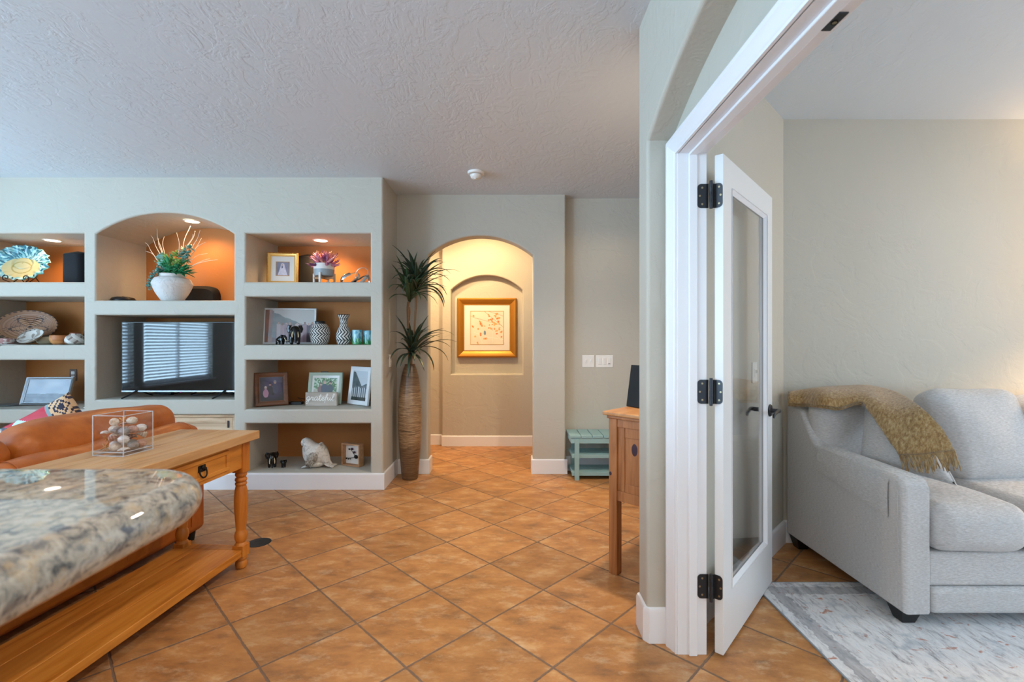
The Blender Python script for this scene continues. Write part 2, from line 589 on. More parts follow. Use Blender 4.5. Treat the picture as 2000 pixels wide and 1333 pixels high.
M['cab_top'] = wood('red_brown_pine_top', '#CE9A66', '#BC8250', '#935A2C', 'Y', 1, .35, False)
M['knot'] = simple('dark_wood_knot', '#3A2030', .5)
M['granite'] = granite_mat()
M['leather'] = leather_mat()
M['sofa'] = fabric_mat('light_grey_upholstery', '#ABA8A6', '#D4D2D1', 'X')
M['dkgrey'] = fabric_mat('charcoal_fabric', '#3E4246', '#55595E', 'X')
M['throw'] = throw_mat()
M['rug'] = rug_mat()
M['rug_edge'] = simple('rug_binding', '#8F9AA2', .9)
M['glass'] = glass_mat('clear_glass')
M['acrylic'] = glass_mat('thick_clear_glass', (.975, .965, .975, 1), .01)
M['edge_glint'] = simple('painted_edge_glint', '#DDE4EA', .08)  # pale half-clear colour that paints glints on the glass edges
M['edge_glint'].node_tree.nodes['Principled BSDF'].inputs['Alpha'].default_value = .45
M['black'] = simple('satin_black', '#101113', .4)
M['blackcloth'] = simple('black_speaker_cloth', '#12151B', .85)
M['blackwood'] = simple('polished_ebony', '#0E0E0F', .22)
M['bronze'] = simple('oil_rubbed_bronze', '#3B3D42', .38, .7)
M['iron'] = simple('wrought_iron', '#1B1714', .5, .5)
M['chrome'] = simple('polished_metal', '#CFCFCF', .15, 1)
M['brass'] = simple('brass_screw', '#A5977A', .35, .9)
M['silver'] = simple('silver_frame', '#A9B2BA', .28, .75)
M['gold'] = simple('gilt_frame', '#B07A2A', .38, .55)
M['goldl'] = simple('pale_gilt', '#D6A75A', .35, .5)
M['white_plastic'] = simple('white_plastic', '#E8E6E2', .35)
M['brown_plastic'] = simple('brown_plastic', '#5A3C2C', .4)
M['ivory'] = simple('ivory', '#D8C6A4', .4)
M['whiteclay'] = simple('white_ceramic', '#DEDAD6', .55)
M['teal'] = simple('teal_bench_paint', '#93B6B8', .55)
M['print'] = print_mat()
M['matboard'] = simple('mat_board', '#E6E2DC', .8)
M['white_wood'] = simple('white_frame_paint', '#E2E4E6', .45)
M['sage'] = simple('sage_frame_paint', '#A9B5A2', .55)
M['brownframe'] = wood('dark_walnut_frame', '#7A4B2C', '#5F3620', '#3B2013', 'X', 1, .4, False)
M['lightwood'] = wood('light_box_wood', '#C79C74', '#B08158', '#8C6038', 'X', 1, .55, False)
M['greywash'] = wood('whitewashed_wood', '#C6BBB0', '#B3A79B', '#958A7E', 'X', 1, .7, False)
M['leaf'] = simple('palm_leaf', '#3F5636', .45)
M['leafdark'] = simple('dark_palm_leaf', '#2F3F2C', .45)
M['stem'] = simple('palm_stem', '#8A6440', .6)
M['green1'] = simple('green_leaf', '#2E8A5A', .45)
M['green2'] = simple('pale_green_leaf', '#8FAF5C', .5)
M['green3'] = simple('blue_green_leaf', '#6E9C90', .55)
M['twig'] = simple('pale_twig', '#E6D6C4', .7)
M['vase'] = vase_mat()
M['glow_warm'] = emit_mat('lamp_lens', (1, .85, .62, 1), 9)
M['blind'] = simple('white_blind_slat', '#E3E6E8', .5)
M['blind'].node_tree.nodes['Principled BSDF'].inputs['Transmission Weight'].default_value = 0.0
M['shade'] = simple('orange_lamp_shade', '#C77744', .8)
M['screen'] = simple('dark_screen_glass', '#0A0C10', .035)
M['screen'].node_tree.nodes['Principled BSDF'].inputs['Specular IOR Level'].default_value = .55
# ================================================================ the setting
X, Y, Z = Vector((1, 0, 0)), Vector((0, 1, 0)), Vector((0, 0, 1))
XL, XR, YN, YFAR = -5.6, 4.6, -3.6, 6.3        # left wall, right wall, rear wall, farthest wall

structure(MB().box((XL - .1, YN - .1, -.12), (XR + .1, YFAR, 0), .001).build('floor', M['tile']))
structure(MB().box((XL - .1, YN - .1, CEIL), (XR + .1, YFAR, CEIL + .1), .001).build('ceiling', M['ceiling']))

# --- niche wall (living-room entertainment wall)
D1, DB = 4.13, 4.72
def zx(py): return CH - (py - CY) * D1 / F
def xx(px): return (px - CX) * D1 / F
rows_r = [(551, 456), (674, 580), (800, 704), (923.5, 828)]
def rect(x0, x1, z0, z1): return [(x0, z0), (x1, z0), (x1, z1), (x0, z1)]
holes = []
for (xa, xb) in ((xx(-80), xx(163)), (xx(480), xx(723.5))):
    for (yb, yt) in rows_r:
        holes.append(rect(xa, xb, zx(yb), zx(yt)))
ca, cb = xx(187), xx(456.5)
holes.append([(ca, zx(587)), (cb, zx(587))] + seg_arch(ca, cb, zx(457), zx(415.5)))
holes.append(rect(ca, cb, zx(781), zx(616)))
holes.append(rect(ca, cb, zx(923.5), zx(811)))
XE = xx(748)
slab_o = rect(XL - .05, XE, -.05, CEIL + .05)
structure(slab('wall_niche', slab_o, holes, DB - D1, .017, (0, D1, 0), X, Z, Y, M['wall']))
structure(MB().box((XL, DB - .019, 0), (XE - .06, DB + .06, CEIL), .001).build('wall_niche_back', M['accent']))
SH = {r: zx(v[0]) + .0012 for r, v in zip((1, 2, 3, 4), rows_r)}       # shelf heights of the side bays
SHC, SHT = zx(587) + .0012, zx(781) + .0012

# --- wall with the arched opening to the hall
D2 = 4.62
def x2(px): return (px - CX) * D2 / F
def z2(py): return CH - (py - CY) * D2 / F
a0, a1 = x2(836), x2(1041)
poly = [(XE - .02, -.05), (a0, -.05)] + list(reversed(seg_arch(a0, a1, z2(498), z2(460.5)))) + [(a1, -.05), (.527, -.05), (.527, CEIL + .05), (XE - .02, CEIL + .05)]
structure(slab('wall_arch', poly, [], .16, .017, (0, D2, 0), X, Z, Y, M['wall']))
# --- recessed wall piece behind the bench
D3 = 4.735
structure(MB().box((.36, D3, 0), (3.4, D3 + .1, CEIL), .001).build('wall_far', M['wall_far']))
# --- hall end wall with the arched picture recess
D4 = 5.83
def x4(px): return (px - CX) * D4 / F
def z4(py): return CH - (py - CY) * D4 / F
n0, n1 = x4(881), x4(1020.5)
hole = [(n0, z4(731)), (n1, z4(731))] + seg_arch(n0, n1, z4(567), z4(538))
structure(slab('wall_hall', rect(x4(863), 1.6, -.05, CEIL + .05), [hole], .10, .016, (0, D4, 0), X, Z, Y, M['wall']))
structure(MB().box((-2.6, D4 + .083, 0), (1.6, D4 + .16, CEIL), .001).build('wall_hall_back', M['wall']))
structure(MB().box((-2.6, 4.80, 0), (-2.5, D4 + .16, CEIL), .001).build('wall_hall_left', M['wall']))
structure(MB().box((1.5, 4.84, 0), (1.6, D4, CEIL), .001).build('wall_hall_right', M['wall']))

# --- partition with the recessed arch and the double-door opening (runs along the view direction)
PX0, PXR, PX1 = .583, .690, .800
PE, PA0, PA1 = 2.17, .285, 2.035
p = [(YN, -.05), (PA0, -.05)] + list(reversed(seg_arch(PA0, PA1, 2.166, 2.366))) + [(PA1, -.05), (PE, -.05), (PE, CEIL + .05), (YN, CEIL + .05)]
structure(slab('wall_partition', p, [], PXR - PX0 + .02, .016, (PX0, 0, 0), Y, Z, X, M['wall']))
DO0, DO1, DOT = .36, 1.965, 2.098
p = [(YN, -.05), (DO0, -.05), (DO0, DOT), (DO1, DOT), (DO1, -.05), (2.09, -.05), (2.09, CEIL + .05), (YN, CEIL + .05)]
structure(slab('wall_partition_inner', p, [], PX1 - PXR - .001, .002, (PXR + .001, 0, 0), Y, Z, X, M['wall']))
# --- 45 degree wall of the den and the den's other walls
poly = [(.80, 2.09), (1.754, 3.044), (1.684, 3.114), (.70, 2.155), (.76, 2.09)]
b = MB(); b.prism(poly, lambda u, v: Vector((u, v, 0)), (0, 0, CEIL)); structure(b.build('wall_angled', M['wall']))
structure(MB().box((1.70, 3.046, 0), (XR, 3.16, CEIL), .001).build('wall_den_back', M['wall']))
structure(MB().box((3.4, 3.16, 0), (3.5, D3 + .1, CEIL), .001).build('wall_foyer', M['wall']))

def wall_with_windows(name, axis, pos, lo, hi, wins, th, sgn):
    """Wall across the given axis with rectangular window holes; wins = [(u0,u1,z0,z1)]."""
    U = Y if axis == 'X' else X
    W = (X if axis == 'X' else Y) * sgn
    O = (X if axis == 'X' else Y) * pos
    return structure(slab(name, rect(lo, hi, -.05, CEIL + .05), [rect(*w) for w in wins], th, .006, O, U, Z, W, M['wall']))

left_wins = [(-3.4, -1.02, .25, 2.3), (-.28, 1.35, .62, 2.25), (1.55, 3.15, .62, 2.25)]
rear_wins = [(-4.4, -2.4, .1, 2.2), (-1.9, -.1, .9, 2.2)]
den_wins = [(.15, 1.95, .75, 2.2)]
den_rear = [(2.0, 3.6, .8, 2.2)]
wall_with_windows('wall_left', 'X', XL, YN, D1 + .1, left_wins, .12, -1)
wall_with_windows('wall_rear', 'Y', YN, XL, .9, rear_wins, .12, -1)
wall_with_windows('wall_den_right', 'X', XR, -1.5, 3.1, den_wins, .12, 1)
wall_with_windows('wall_den_rear', 'Y', -1.4, .75, XR, den_rear, .12, -1)

def window(n, axis, pos, w, sgn, blinds):
    u0, u1, z0, z1 = w
    root = bpy.data.objects.new('window_%d' % n, None); COL.objects.link(root); structure(root)
    def pt(u, z, d):
        return Vector((pos + sgn * d, u, z)) if axis == 'X' else Vector((u, pos + sgn * d, z))
    def bx(mb, ua, ub, za, zb, da, db):
        p, q = pt(ua, za, da), pt(ub, zb, db)
        lo = Vector([min(p[i], q[i]) for i in range(3)]); hi = Vector([max(p[i], q[i]) for i in range(3)])
        mb.box(lo, hi, .003)
    f = MB()
    for a in ((u0, u0 + .05, z0, z1), (u1 - .05, u1, z0, z1), (u0 + .05, u1 - .05, z0, z0 + .05), (u0 + .05, u1 - .05, z1 - .05, z1),
              ((u0 + u1) / 2 - .025, (u0 + u1) / 2 + .025, z0 + .05, z1 - .05)):
        bx(f, *a, .05, .09)
    f.build('window_frame', M['trim'], root)
    s = MB(); bx(s, u0 - .04, u1 + .04, z0 - .03, z0, -.05, .05); s.build('window_sill', M['trim'], root)
    if blinds:
        b = MB(); k = 0
        z = z0 + .06
        while z < z1 - .05:
            a = .80
            c = pt((u0 + u1) / 2, z, .0)
            dirn = (pt(0, 0, 1) - pt(0, 0, 0)) * sgn * sgn
            h = Vector((dirn.x * math.cos(a), dirn.y * math.cos(a), -math.sin(a))) * .022
            Uv = (pt(1, 0, 0) - pt(0, 0, 0)) * ((u1 - u0) / 2 - .01)
            pts = [c - Uv - h, c - Uv + h, c + Uv + h, c + Uv - h]
            b.sheet([[pts[0], pts[1]], [pts[3], pts[2]]], .0015)
            z += .05
        b.build('blind_slats', M['blind'], root)
        hd = MB(); bx(hd, u0 + .01, u1 - .01, z1 - .05, z1 - .005, -.035, .03); hd.build('blind_headrail', M['trim'], root)
    return root
nw = 0
for axis, pos, ws, sgn, bl in (('X', XL, left_wins, -1, True), ('Y', YN, rear_wins, -1, False), ('X', XR, den_wins, 1, False), ('Y', -1.4, den_rear, -1, False)):
    for w in ws:
        nw += 1
        window(nw, axis, pos, w, sgn, bl and nw > 1)

# --- baseboards
def board(name, a, b, n, h=.142, t=.016, z0=0.0, ext=(0, 0)):
    """Baseboard from a to b (plan points) standing out along n, with an eased top."""
    a, b, n = Vector((*a, 0)), Vector((*b, 0)), Vector((*n, 0)).normalized()
    d = (b - a).normalized()
    a = a - d * ext[0]; b = b + d * ext[1]
    prof = [(0, z0), (t, z0), (t, h - .018), (t * .75, h - .006), (t * .45, h), (0, h)]
    mb = MB(); mb.prism(prof, lambda u, v: a + n * u + Z * v, b - a)
    return structure(mb.build(name, M['trim'], sharp=20))
board('baseboard_niche', (XL, D1), (XE, D1), (0, -1), ext=(0, .016))
board('baseboard_niche_side', (XE, D1), (XE, D2), (1, 0), ext=(.0, 0))
board('baseboard_arch_left', (XE, D2), (a0, D2), (0, -1), ext=(-.016, .016))
board('baseboard_arch_jamb', (a0, D2), (a0, D2 + .16), (1, 0), ext=(.0, .0))
board('baseboard_arch_right', (a1, D2), (.527, D2), (0, -1), ext=(.016, .014))
board('baseboard_arch_inner', (a1, D2), (a1, D2 + .16), (-1, 0))
board('baseboard_hall', (x4(863), D4), (1.5, D4), (0, -1), .128)
board('baseboard_hall_left', (-2.5, D4 + .083), (x4(863) - .01, D4 + .083), (0, -1), .128)
board('baseboard_far', (.36, D3), (3.4, D3), (0, -1))
board('baseboard_den_back', (1.754, 3.046), (XR, 3.046), (0, -1))
board('baseboard_den_angled', (.80, 2.09), (1.754, 3.044), (1, -1))
# rounded corner block at the partition's end
bb = MB()
t = .014
path = [(.80 - .1, PE + t), (PX0 + .02, PE + t), (PX0 - t, PE - .01), (PX0 - t, PA1 + .012), (PX0 + .006, PA1 - t), (PXR - .018, PA1 - t)]
inner = [(.80 - .1, PE), (PX0 + .02, PE), (PX0, PE - .02), (PX0, PA1 + .016), (PX0 + .012, PA1), (PXR - .018, PA1)]
rowsb = []
for (o, i) in zip(path, inner):
    o, i = Vector((*o, 0)), Vector((*i, 0))
    m = o.lerp(i, .35)
    rowsb.append([o, o + Z * .132, m + Z * .146, i + Z * .15])
bb.sheet(rowsb)
structure(bb.build('baseboard_partition', M['trim'], sharp=30))

# --- door surround: casing, jambs with stops, head
def casing_profile(u):      # u from outer (0) to inner edge (1): thickness proud of the wall
    return u
JY = 1.950                   # jamb face of the hinge side
cz = MB()
def cas_leg(y_out, y_in):
    s = -1 if y_in < y_out else 1
    pr = [(0, 0), (0, .030), (.006, .033), (.020, .033), (.030, .026), (.052, .018), (.058, .013), (.068, .013), (.068, 0)]
    poly2 = [(y_out + s * a, PXR - b) for a, b in pr]
    return poly2
zt = 2.082 - .004
outer_y, inner_y = 2.022, 1.954
# leg (mitred into the head)
pr = [(0, 0), (0, .030), (.006, .033), (.020, .033), (.030, .026), (.052, .018), (.058, .013), (.068, .013), (.068, 0)]
A = [cz.v((PXR - b, outer_y - a, 0)) for a, b in pr]
B = [cz.v((PXR - b, outer_y - a, zt + .068 - a)) for a, b in pr]
C = [cz.v((PXR - b, .303 + a, zt + .068 - a)) for a, b in pr]
D = [cz.v((PXR - b, .303 + a, 0)) for a, b in pr]
for R0, R1 in ((A, B), (B, C), (C, D)):
    for k in range(len(pr) - 1):
        cz.face((R0[k], R0[k + 1], R1[k + 1], R1[k]), False)
cz.face(A, False); cz.face(D, False)
structure(cz.build('trim_1', M['trim'], sharp=25))
jb = MB()
jb.box((PXR - .004, JY, 0), (PX1 + .006, DO1 - .001, zt + .02), .0015)
jb.box((PXR - .004, .361, 0), (PX1 + .006, .375, zt + .02), .0015)
jb.box((PXR - .004, .375, zt), (PX1 + .006, JY, zt + .0195), .0015)
# stops
for (ya, yb) in ((JY - .011, JY), (.375, .386)):
    jb.box((.730, ya, .0), (.764, yb, zt - .0), .003, 2)
jb.box((.730, .386, zt - .011), (.764, JY - .011, zt), .003, 2)
jamb = structure(jb.build('trim_2', M['trim'], sharp=30))
cp = MB(); cp.box((.772, 1.112, zt - .003), (.796, 1.178, zt + .001), .001); cp.build('catch_plate', M['bronze'], jamb, 'dark metal ball-catch plate under the door head')
cp = MB(); cp.lathe([(.0075, zt - .0045), (.0055, zt - .0045), (.005, zt - .003)], 16, trans(.784, 1.145, 0)); cp.build('catch_socket', M['brass'], jamb)

# --- French door leaf
P0, P1 = Vector((.864, 1.925, 0)), Vector((1.393, 2.522, 0))
ddir = (P1 - P0).normalized(); W_ = (P1 - P0).length
ang = math.atan2(ddir.y, ddir.x)
door = thing('door_1', None, None, P0, ang); door['kind'] = 'structure'
# local: x along the leaf from the hinge, -y the visible face, z up; thickness 0..+0.035 (away from viewer)
TH, Z0, Z1 = .035, .012, 2.068
ST, TOPR, BOTR = .108, .118, .235
lf = MB()
lf.box((0, 0, Z0), (ST, TH, Z1), .0025); lf.box((W_ - ST, 0, Z0), (W_, TH, Z1), .0025)
lf.box((ST - .001, .0003, Z1 - TOPR), (W_ - ST + .001, TH - .0003, Z1 - .0002), .0015)
lf.box((ST - .001, .0003, Z0 + .0002), (W_ - ST + .001, TH - .0003, Z0 + BOTR), .0015)
lf.build('door_leaf', M['door_paint'], door)
gb = MB()
gx0, gx1, gz0, gz1 = ST, W_ - ST, Z0 + BOTR, Z1 - TOPR
def bead(mb, x0, x1, z0, z1, y0, y1, w=.014):
    for s in (0, 1):
        pr = [(0, y0), (0, y0 + (y1 - y0) * .2), (w * .5, y0 + (y1 - y0) * .55), (w, y1)] 
        rings = []
        for (q, yy) in pr:
            rings.append([mb.v((x0 + q, yy, z0 + q)), mb.v((x1 - q, yy, z0 + q)), mb.v((x1 - q, yy, z1 - q)), mb.v((x0 + q, yy, z1 - q))])
        for a, b_ in zip(rings, rings[1:]):
            for k in range(4):
                mb.face((a[k], a[(k + 1) % 4], b_[(k + 1) % 4], b_[k]), False)
        break
bead(gb, gx0, gx1, gz0, gz1, -.004, .0145)
bead(gb, gx0, gx1, gz0, gz1, TH + .004, .0205)
gb.build('glazing_bead', M['trim'], door)
g = MB(); g.box((gx0 + .004, .0155, gz0 + .004), (gx1 - .004, .0195, gz1 - .004), .0005); g.build('glass_pane', M['glass'], door)
# lever sets on both faces
def lever(side):
    hz = .935
    hx = W_ - .058
    y = 0 if side < 0 else TH
    m = MB()
    m.lathe([(.001, 0), (.031, 0), (.033, .004), (.028, .010), (.012, .012), (.011, .030), (.012, .040), (.001, .041)], 24,
            trans(hx, y, hz) @ rotm('X', PI / 2 if side < 0 else -PI / 2))
    yy = y + side * .045
    pts = [(hx + .008, yy, hz), (hx - .02, yy + side * .004, hz + .004), (hx - .05, yy + side * .004, hz + .003), (hx - .08, yy, hz - .003), (hx - .105, yy, hz - .010), (hx - .112, yy, hz - .022)]
    m.tube(pts, [.011, .0105, .009, .009, .0095, .006], 10, flat=(1, .75))
    return m.build('door_handle', M['bronze'], door, 'dark lever handle on the %s face' % ('room' if side < 0 else 'wall'))
lever(-1); lever(1)
def hinge(z):
    h = MB(); mi = door.matrix_world.inverted() if False else None
    inv = (trans(P0) @ rotm('Z', ang)).inverted()
    pin = Vector((.8165, 1.932, 0)); H = .1
    h.tube([inv @ (pin + Z * (z - H / 2 - .006)), inv @ (pin + Z * (z + H / 2 + .008))], .0065, 10)
    for k in range(5):
        h.tube([inv @ (pin + Z * (z - H / 2 + k * .02 + .001)), inv @ (pin + Z * (z - H / 2 + k * .02 + .019))], .0075, 12)
    # jamb leaf (on the jamb face) and door leaf (on the door edge), rounded outer corners
    def leafpoly(w, r=.016):
        return [(0, -H / 2), (w - r, -H / 2)] + arc(w - r, -H / 2 + r, r, -PI / 2, 0, 5)[1:] + arc(w - r, H / 2 - r, r, 0, PI / 2, 5) + [(0, H / 2)]
    o1 = Vector((.812, JY - .0005, z)); d1 = Vector((-1, 0, 0)); n1 = Vector((0, -1, 0))
    h.prism(leafpoly(.045), lambda u, v: inv @ (o1 + d1 * u + Z * v), (inv.to_3x3() @ n1) * .0028)
    h.prism(leafpoly(.031), lambda u, v: Vector((0.0005, TH - .001 - u, z + v)), (-.0028, 0, 0))
    lp = inv @ pin; lp.z = 0; cdir = (Vector((-.0015, TH - .0005, 0)) - lp); cl_ = cdir.length; cdir.normalize()
    h.prism([(0, -H / 2), (cl_, -H / 2), (cl_, H / 2), (0, H / 2)], lambda u, v: lp + cdir * u + Z * (z + v), Vector((-cdir.y, cdir.x, 0)) * .0026)
    ho = h.build('hinge', M['bronze'], door, sharp=30)
    s = MB()
    for (u, v) in ((.036, .0), (.026, .034), (.026, -.034)):
        s.lathe([(.001, 0), (.0042, 0), (.0042, .0012), (.001, .0014)], 12, inv @ (trans(o1 + d1 * u + Z * v + n1 * .0028) @ rotm('X', PI / 2)))
    for (u, v) in ((.024, .0), (.018, .034), (.018, -.034)):
        s.lathe([(.001, 0), (.0042, 0), (.0042, .0012), (.001, .0014)], 12, trans(-.0024, TH - .001 - u, z + v) @ rotm('Y', -PI / 2))
    s.build('hinge_screws', M['brass'], ho)
for z in (1.90, 1.09, .285): hinge(z)

# --- bar: low wall carrying the granite counter
structure(MB().box((-2.6, -.9, 0), (-.80, .50, 1.0045), .002).build('wall_bar', M['wall']))

# --- recessed lights in the niches and the smoke detector, switches, outlets
def recessed(loc, label, r=.058):
    t_ = thing('recessed_light', label, 'ceiling light', loc, group=None)
    MB().lathe([(r, -.004), (r + .013, -.003), (r + .015, 0), (r - .002, 0)], 32, capb=False, capt=False).build('trim_ring', M['white_plastic'], t_)
    MB().lathe([(.001, -.002), (r, -.0035)], 32, capb=False, capt=False).build('lens', M['glow_warm'], t_)
    return t_
LN = [(-1.793, 4.42, zx(456)), (-4.31, 4.42, zx(456)), (-2.987, 4.40, zx(415.5) - .0)]
recessed(LN[0], 'small round downlight above the pink flowers in the niche')
recessed(LN[1], 'small round downlight above the turquoise plate in the niche')
recessed((LN[2][0], LN[2][1], LN[2][2] - .008), 'small round downlight in the arched niche over the white vase')
sd = thing('smoke_detector', 'white round smoke detector on the textured ceiling', 'smoke detector', (-.305, 4.0, CEIL))
MB().lathe([(.06, -.022), (.069, -.018), (.072, -.006), (.072, 0)], 40).build('base', M['white_plastic'], sd)
MB().lathe([(.012, -.060), (.030, -.058), (.044, -.048), (.050, -.034), (.051, -.026), (.046, -.022)], 40).build('sensor_dome', M['white_plastic'], sd)
MB().lathe([(.010, -.066), (.013, -.062), (.013, -.058)], 16, trans(-.004, -.02, 0)).build('test_button', M['white_plastic'], sd)

def switch(px, py, Y0, w, kinds, label, h=.121, loc=None, rotz=0):
    l = loc or P(px, py, Y0)
    t_ = thing('light_switch', label, 'light switch', l, rotz)
    MB().rbox((0, -.003, 0), (w, .006, h), .003, 2).build('cover_plate', M['white_plastic'], t_)
    n = len(kinds)
    for i, k in enumerate(kinds):
        cx = (i - (n - 1) / 2) * .046
        if k == 'rocker':
            MB().rbox((cx, -.0075, 0), (.033, .006, .066), .002, 2, M=trans(0, 0, 0) @ rotm('X', .05)).build('rocker', M['white_plastic'], t_)
        elif k == 'toggle':
            m = MB(); m.box((cx - .013, -.0085, -.022), (cx + .013, -.0055, .022), .001)
            m.rbox((cx, -.014, .006), (.010, .016, .018), .003, 2, M=trans(0, 0, 0)); m.build('toggle', M['white_plastic'], t_)
        else:
            MB().rbox((cx, -.0075, 0), (.033, .006, .066), .002, 2).build('dimmer_paddle', M['white_plastic'], t_)
            MB().box((cx - .010, -.0115, -.027), (cx + .010, -.010, -.021), .0005).build('indicator', simple('indicator_red', '#5A1518', .4), t_)
    return t_
switch(1149, 706, D3, .121, ['toggle', 'toggle'], 'square white double toggle switch plate on the wall over the bench')
switch(1180.5, 706, D3, .172, ['rocker', 'rocker', 'dimmer'], 'wide white three gang rocker switch plate on the wall over the bench')
switch(0, 0, 0, .075, ['toggle'], 'white switch plate on the den wall seen through the glass door', .115, Vector((1.360, 2.6505, 1.123)) + Vector((.001, -.001, 0)), PI / 4)
def outlet(loc, label, brown=True, rotz=0):
    t_ = thing('wall_outlet', label, 'outlet', loc, rotz)
    MB().rbox((0, -.003, 0), (.072, .006, .116), .003, 2).build('cover_plate', M['brown_plastic'] if brown else M['white_plastic'], t_)
    for s in (-1, 1):
        m = MB(); m.rbox((0, -.0066, s * .021), (.034, .003, .030), .0014, 2); m.build('socket', M['white_plastic'] if brown else M['white_plastic'], t_)
        k = MB()
        for q in (-.007, .007): k.box((q - .001, -.0092, s * .021 - .004), (q + .001, -.008, s * .021 + .005), .0002)
        k.build('slots', M['black'], t_)
outlet(P(143.5, 733, DB - .0195), 'brown outlet plate on the niche back above the picture with blind reflections')
outlet(P(634, 737, DB - .0195), 'brown outlet plate peeping over the sage green photo frame')
t_ = thing('floor_outlet', 'flat dark round cover plate set in the floor beside the pine table', 'floor outlet', (-1.63, 3.035, 0))
MB().lathe([(.072, 0), (.072, .002), (.068, .0035), (.001, .0036)], 40).build('cover', M['bronze'], t_)
MB().lathe([(.03, .0036), (.03, .0042), (.026, .0042), (.026, .0036)], 32, capb=False, capt=False).build('hatch_ring', M['black'], t_)
outlet(Vector((XE + .0005, 4.36, P(724, 705, 4.36).z)), 'white outlet plate on the side of the niche wall behind the palm', False, PI / 2)
# ================================================================ furniture
# ---- granite bar counter (full bullnose edge)
def bullnose(poly, z0, z1, seg=6):
    """Horizontal slab whose whole rim is a half round; poly counter-clockwise."""
    mb = MB()
    n = len(poly); r = (z1 - z0) / 2
    P2 = [Vector((a, b)) for a, b in poly]
    nor = []
    for i in range(n):
        a, b, c = P2[i - 1], P2[i], P2[(i + 1) % n]
        d1, d2 = (b - a).normalized(), (c - b).normalized()
        m = (Vector((d1.y, -d1.x)) + Vector((d2.y, -d2.x)))
        m.normalize()
        k = m.dot(Vector((d1.y, -d1.x)))
        nor.append(m / max(.5, k))
    rings = []
    for j in range(2 * seg + 1):
        a = -PI / 2 + PI * j / (2 * seg)
        off = -r + r * math.cos(a)
        rings.append([mb.v((p.x + q.x * off, p.y + q.y * off, (z0 + z1) / 2 + r * math.sin(a))) for p, q in zip(P2, nor)])
    for A, B in zip(rings, rings[1:]):
        for i in range(n):
            mb.face((A[i], A[(i + 1) % n], B[(i + 1) % n], B[i]))
    mb.face(rings[-1], False); mb.face(list(reversed(rings[0])), False)
    return mb
CXR, CYF, CR = -.500, .848, .125
poly = [(-2.7, -1.0), (CXR, -1.0)] + arc(CXR - CR, CYF - CR, CR, 0, PI / 2, 20) + [(-2.7, CYF)]
o = bullnose(poly, 1.006, 1.078).build('bar_counter', M['granite'], sharp=80)
tag(o, 'thick speckled granite bar counter with rounded polished edge', 'counter')

# ---- pine console table
TR = math.radians(-4.0)
tab = thing('console_table', 'honey pine console table with turned legs and lower shelf behind leather sofa', 'table', (-1.483, 2.770, 0), TR)
TW, TL, TT = .49, 1.62, .775           # width, length, top height; local x from -TW..0, y from -TL..0
b = MB()
nb = 4
for k in range(nb):
    x0 = -TW + TW * k / nb; x1 = -TW + TW * (k + 1) / nb
    b.box((x0 + (.0006 if k else 0), -TL, TT - .047), (x1, 0, TT), .0045, 3)
b.build('tabletop', M['pine_top'], tab)
for (y, z, s) in ((-.93, TT - .018, .016), (-1.10, TT - .03, .022), (-1.16, TT - .026, .010)):
    MB().ell((.0002, y, z), (.0012, s * 1.8, s * .5), 14, 8).build('knot', M['knot'], tab)
a_ = MB()
ax0, ax1, ay0, ay1 = -TW + .035, -.035, -TL + .04, -.04
za0, za1 = TT - .047 - .150, TT - .048
a_.box((ax1 - .022, ay0 + .06, za0), (ax1 - .006, ay1 - .06, za1), .002)
a_.box((ax0 + .006, ay0 + .06, za0), (ax0 + .022, ay1 - .06, za1), .002)
a_.box((ax0 + .06, ay1 - .022, za0), (ax1 - .06, ay1 - .006, za1), .002)
a_.box((ax0 + .06, ay0 + .006, za0), (ax1 - .06, ay0 + .022, za1), .002)
a_.build('apron', M['pine'], tab)
def drawer(yc, w=.40):
    d = MB()
    z0, z1 = za0 + .022, za1 - .018
    y0, y1 = yc - w / 2, yc + w / 2
    x = ax1 - .006
    # picture-frame moulding around a sunk panel
    d.box((x - .01, y0, z0), (x + .010, y1, z0 + .022), .004, 2); d.box((x - .01, y0, z1 - .022), (x + .010, y1, z1), .004, 2)
    d.box((x - .01, y0, z0 + .020), (x + .010, y0 + .022, z1 - .020), .004, 2); d.box((x - .01, y1 - .022, z0 + .020), (x + .010, y1, z1 - .020), .004, 2)
    d.box((x - .012, y0 + .02, z0 + .02), (x + .002, y1 - .02, z1 - .02), .001)
    o_ = d.build('drawer', M['pine'], tab)
    h = MB()
    h.rbox((x + .004, yc, (z0 + z1) / 2 + .008), (.006, .05, .034), .003, 2)
    h.ell((x + .010, yc, (z0 + z1) / 2 + .014), (.008, .012, .012), 12, 8)
    ring = [Vector((x + .012 + .006 * math.cos(t), yc + .024 * math.sin(t), (z0 + z1) / 2 - .010 - .026 * math.cos(t))) for t in [2 * PI * q / 20 for q in range(21)]]
    h.tube(ring, .0038, 8)
    for s in (-1, 1):
        h.ell((x + .010, yc + s * .018, (z0 + z1) / 2 + .004), (.006, .008, .008), 10, 6)
    h.build('ring_pull', M['iron'], o_)
for yc in (-.42, -1.12): drawer(yc)
SZ0, SZ1 = .075, .115
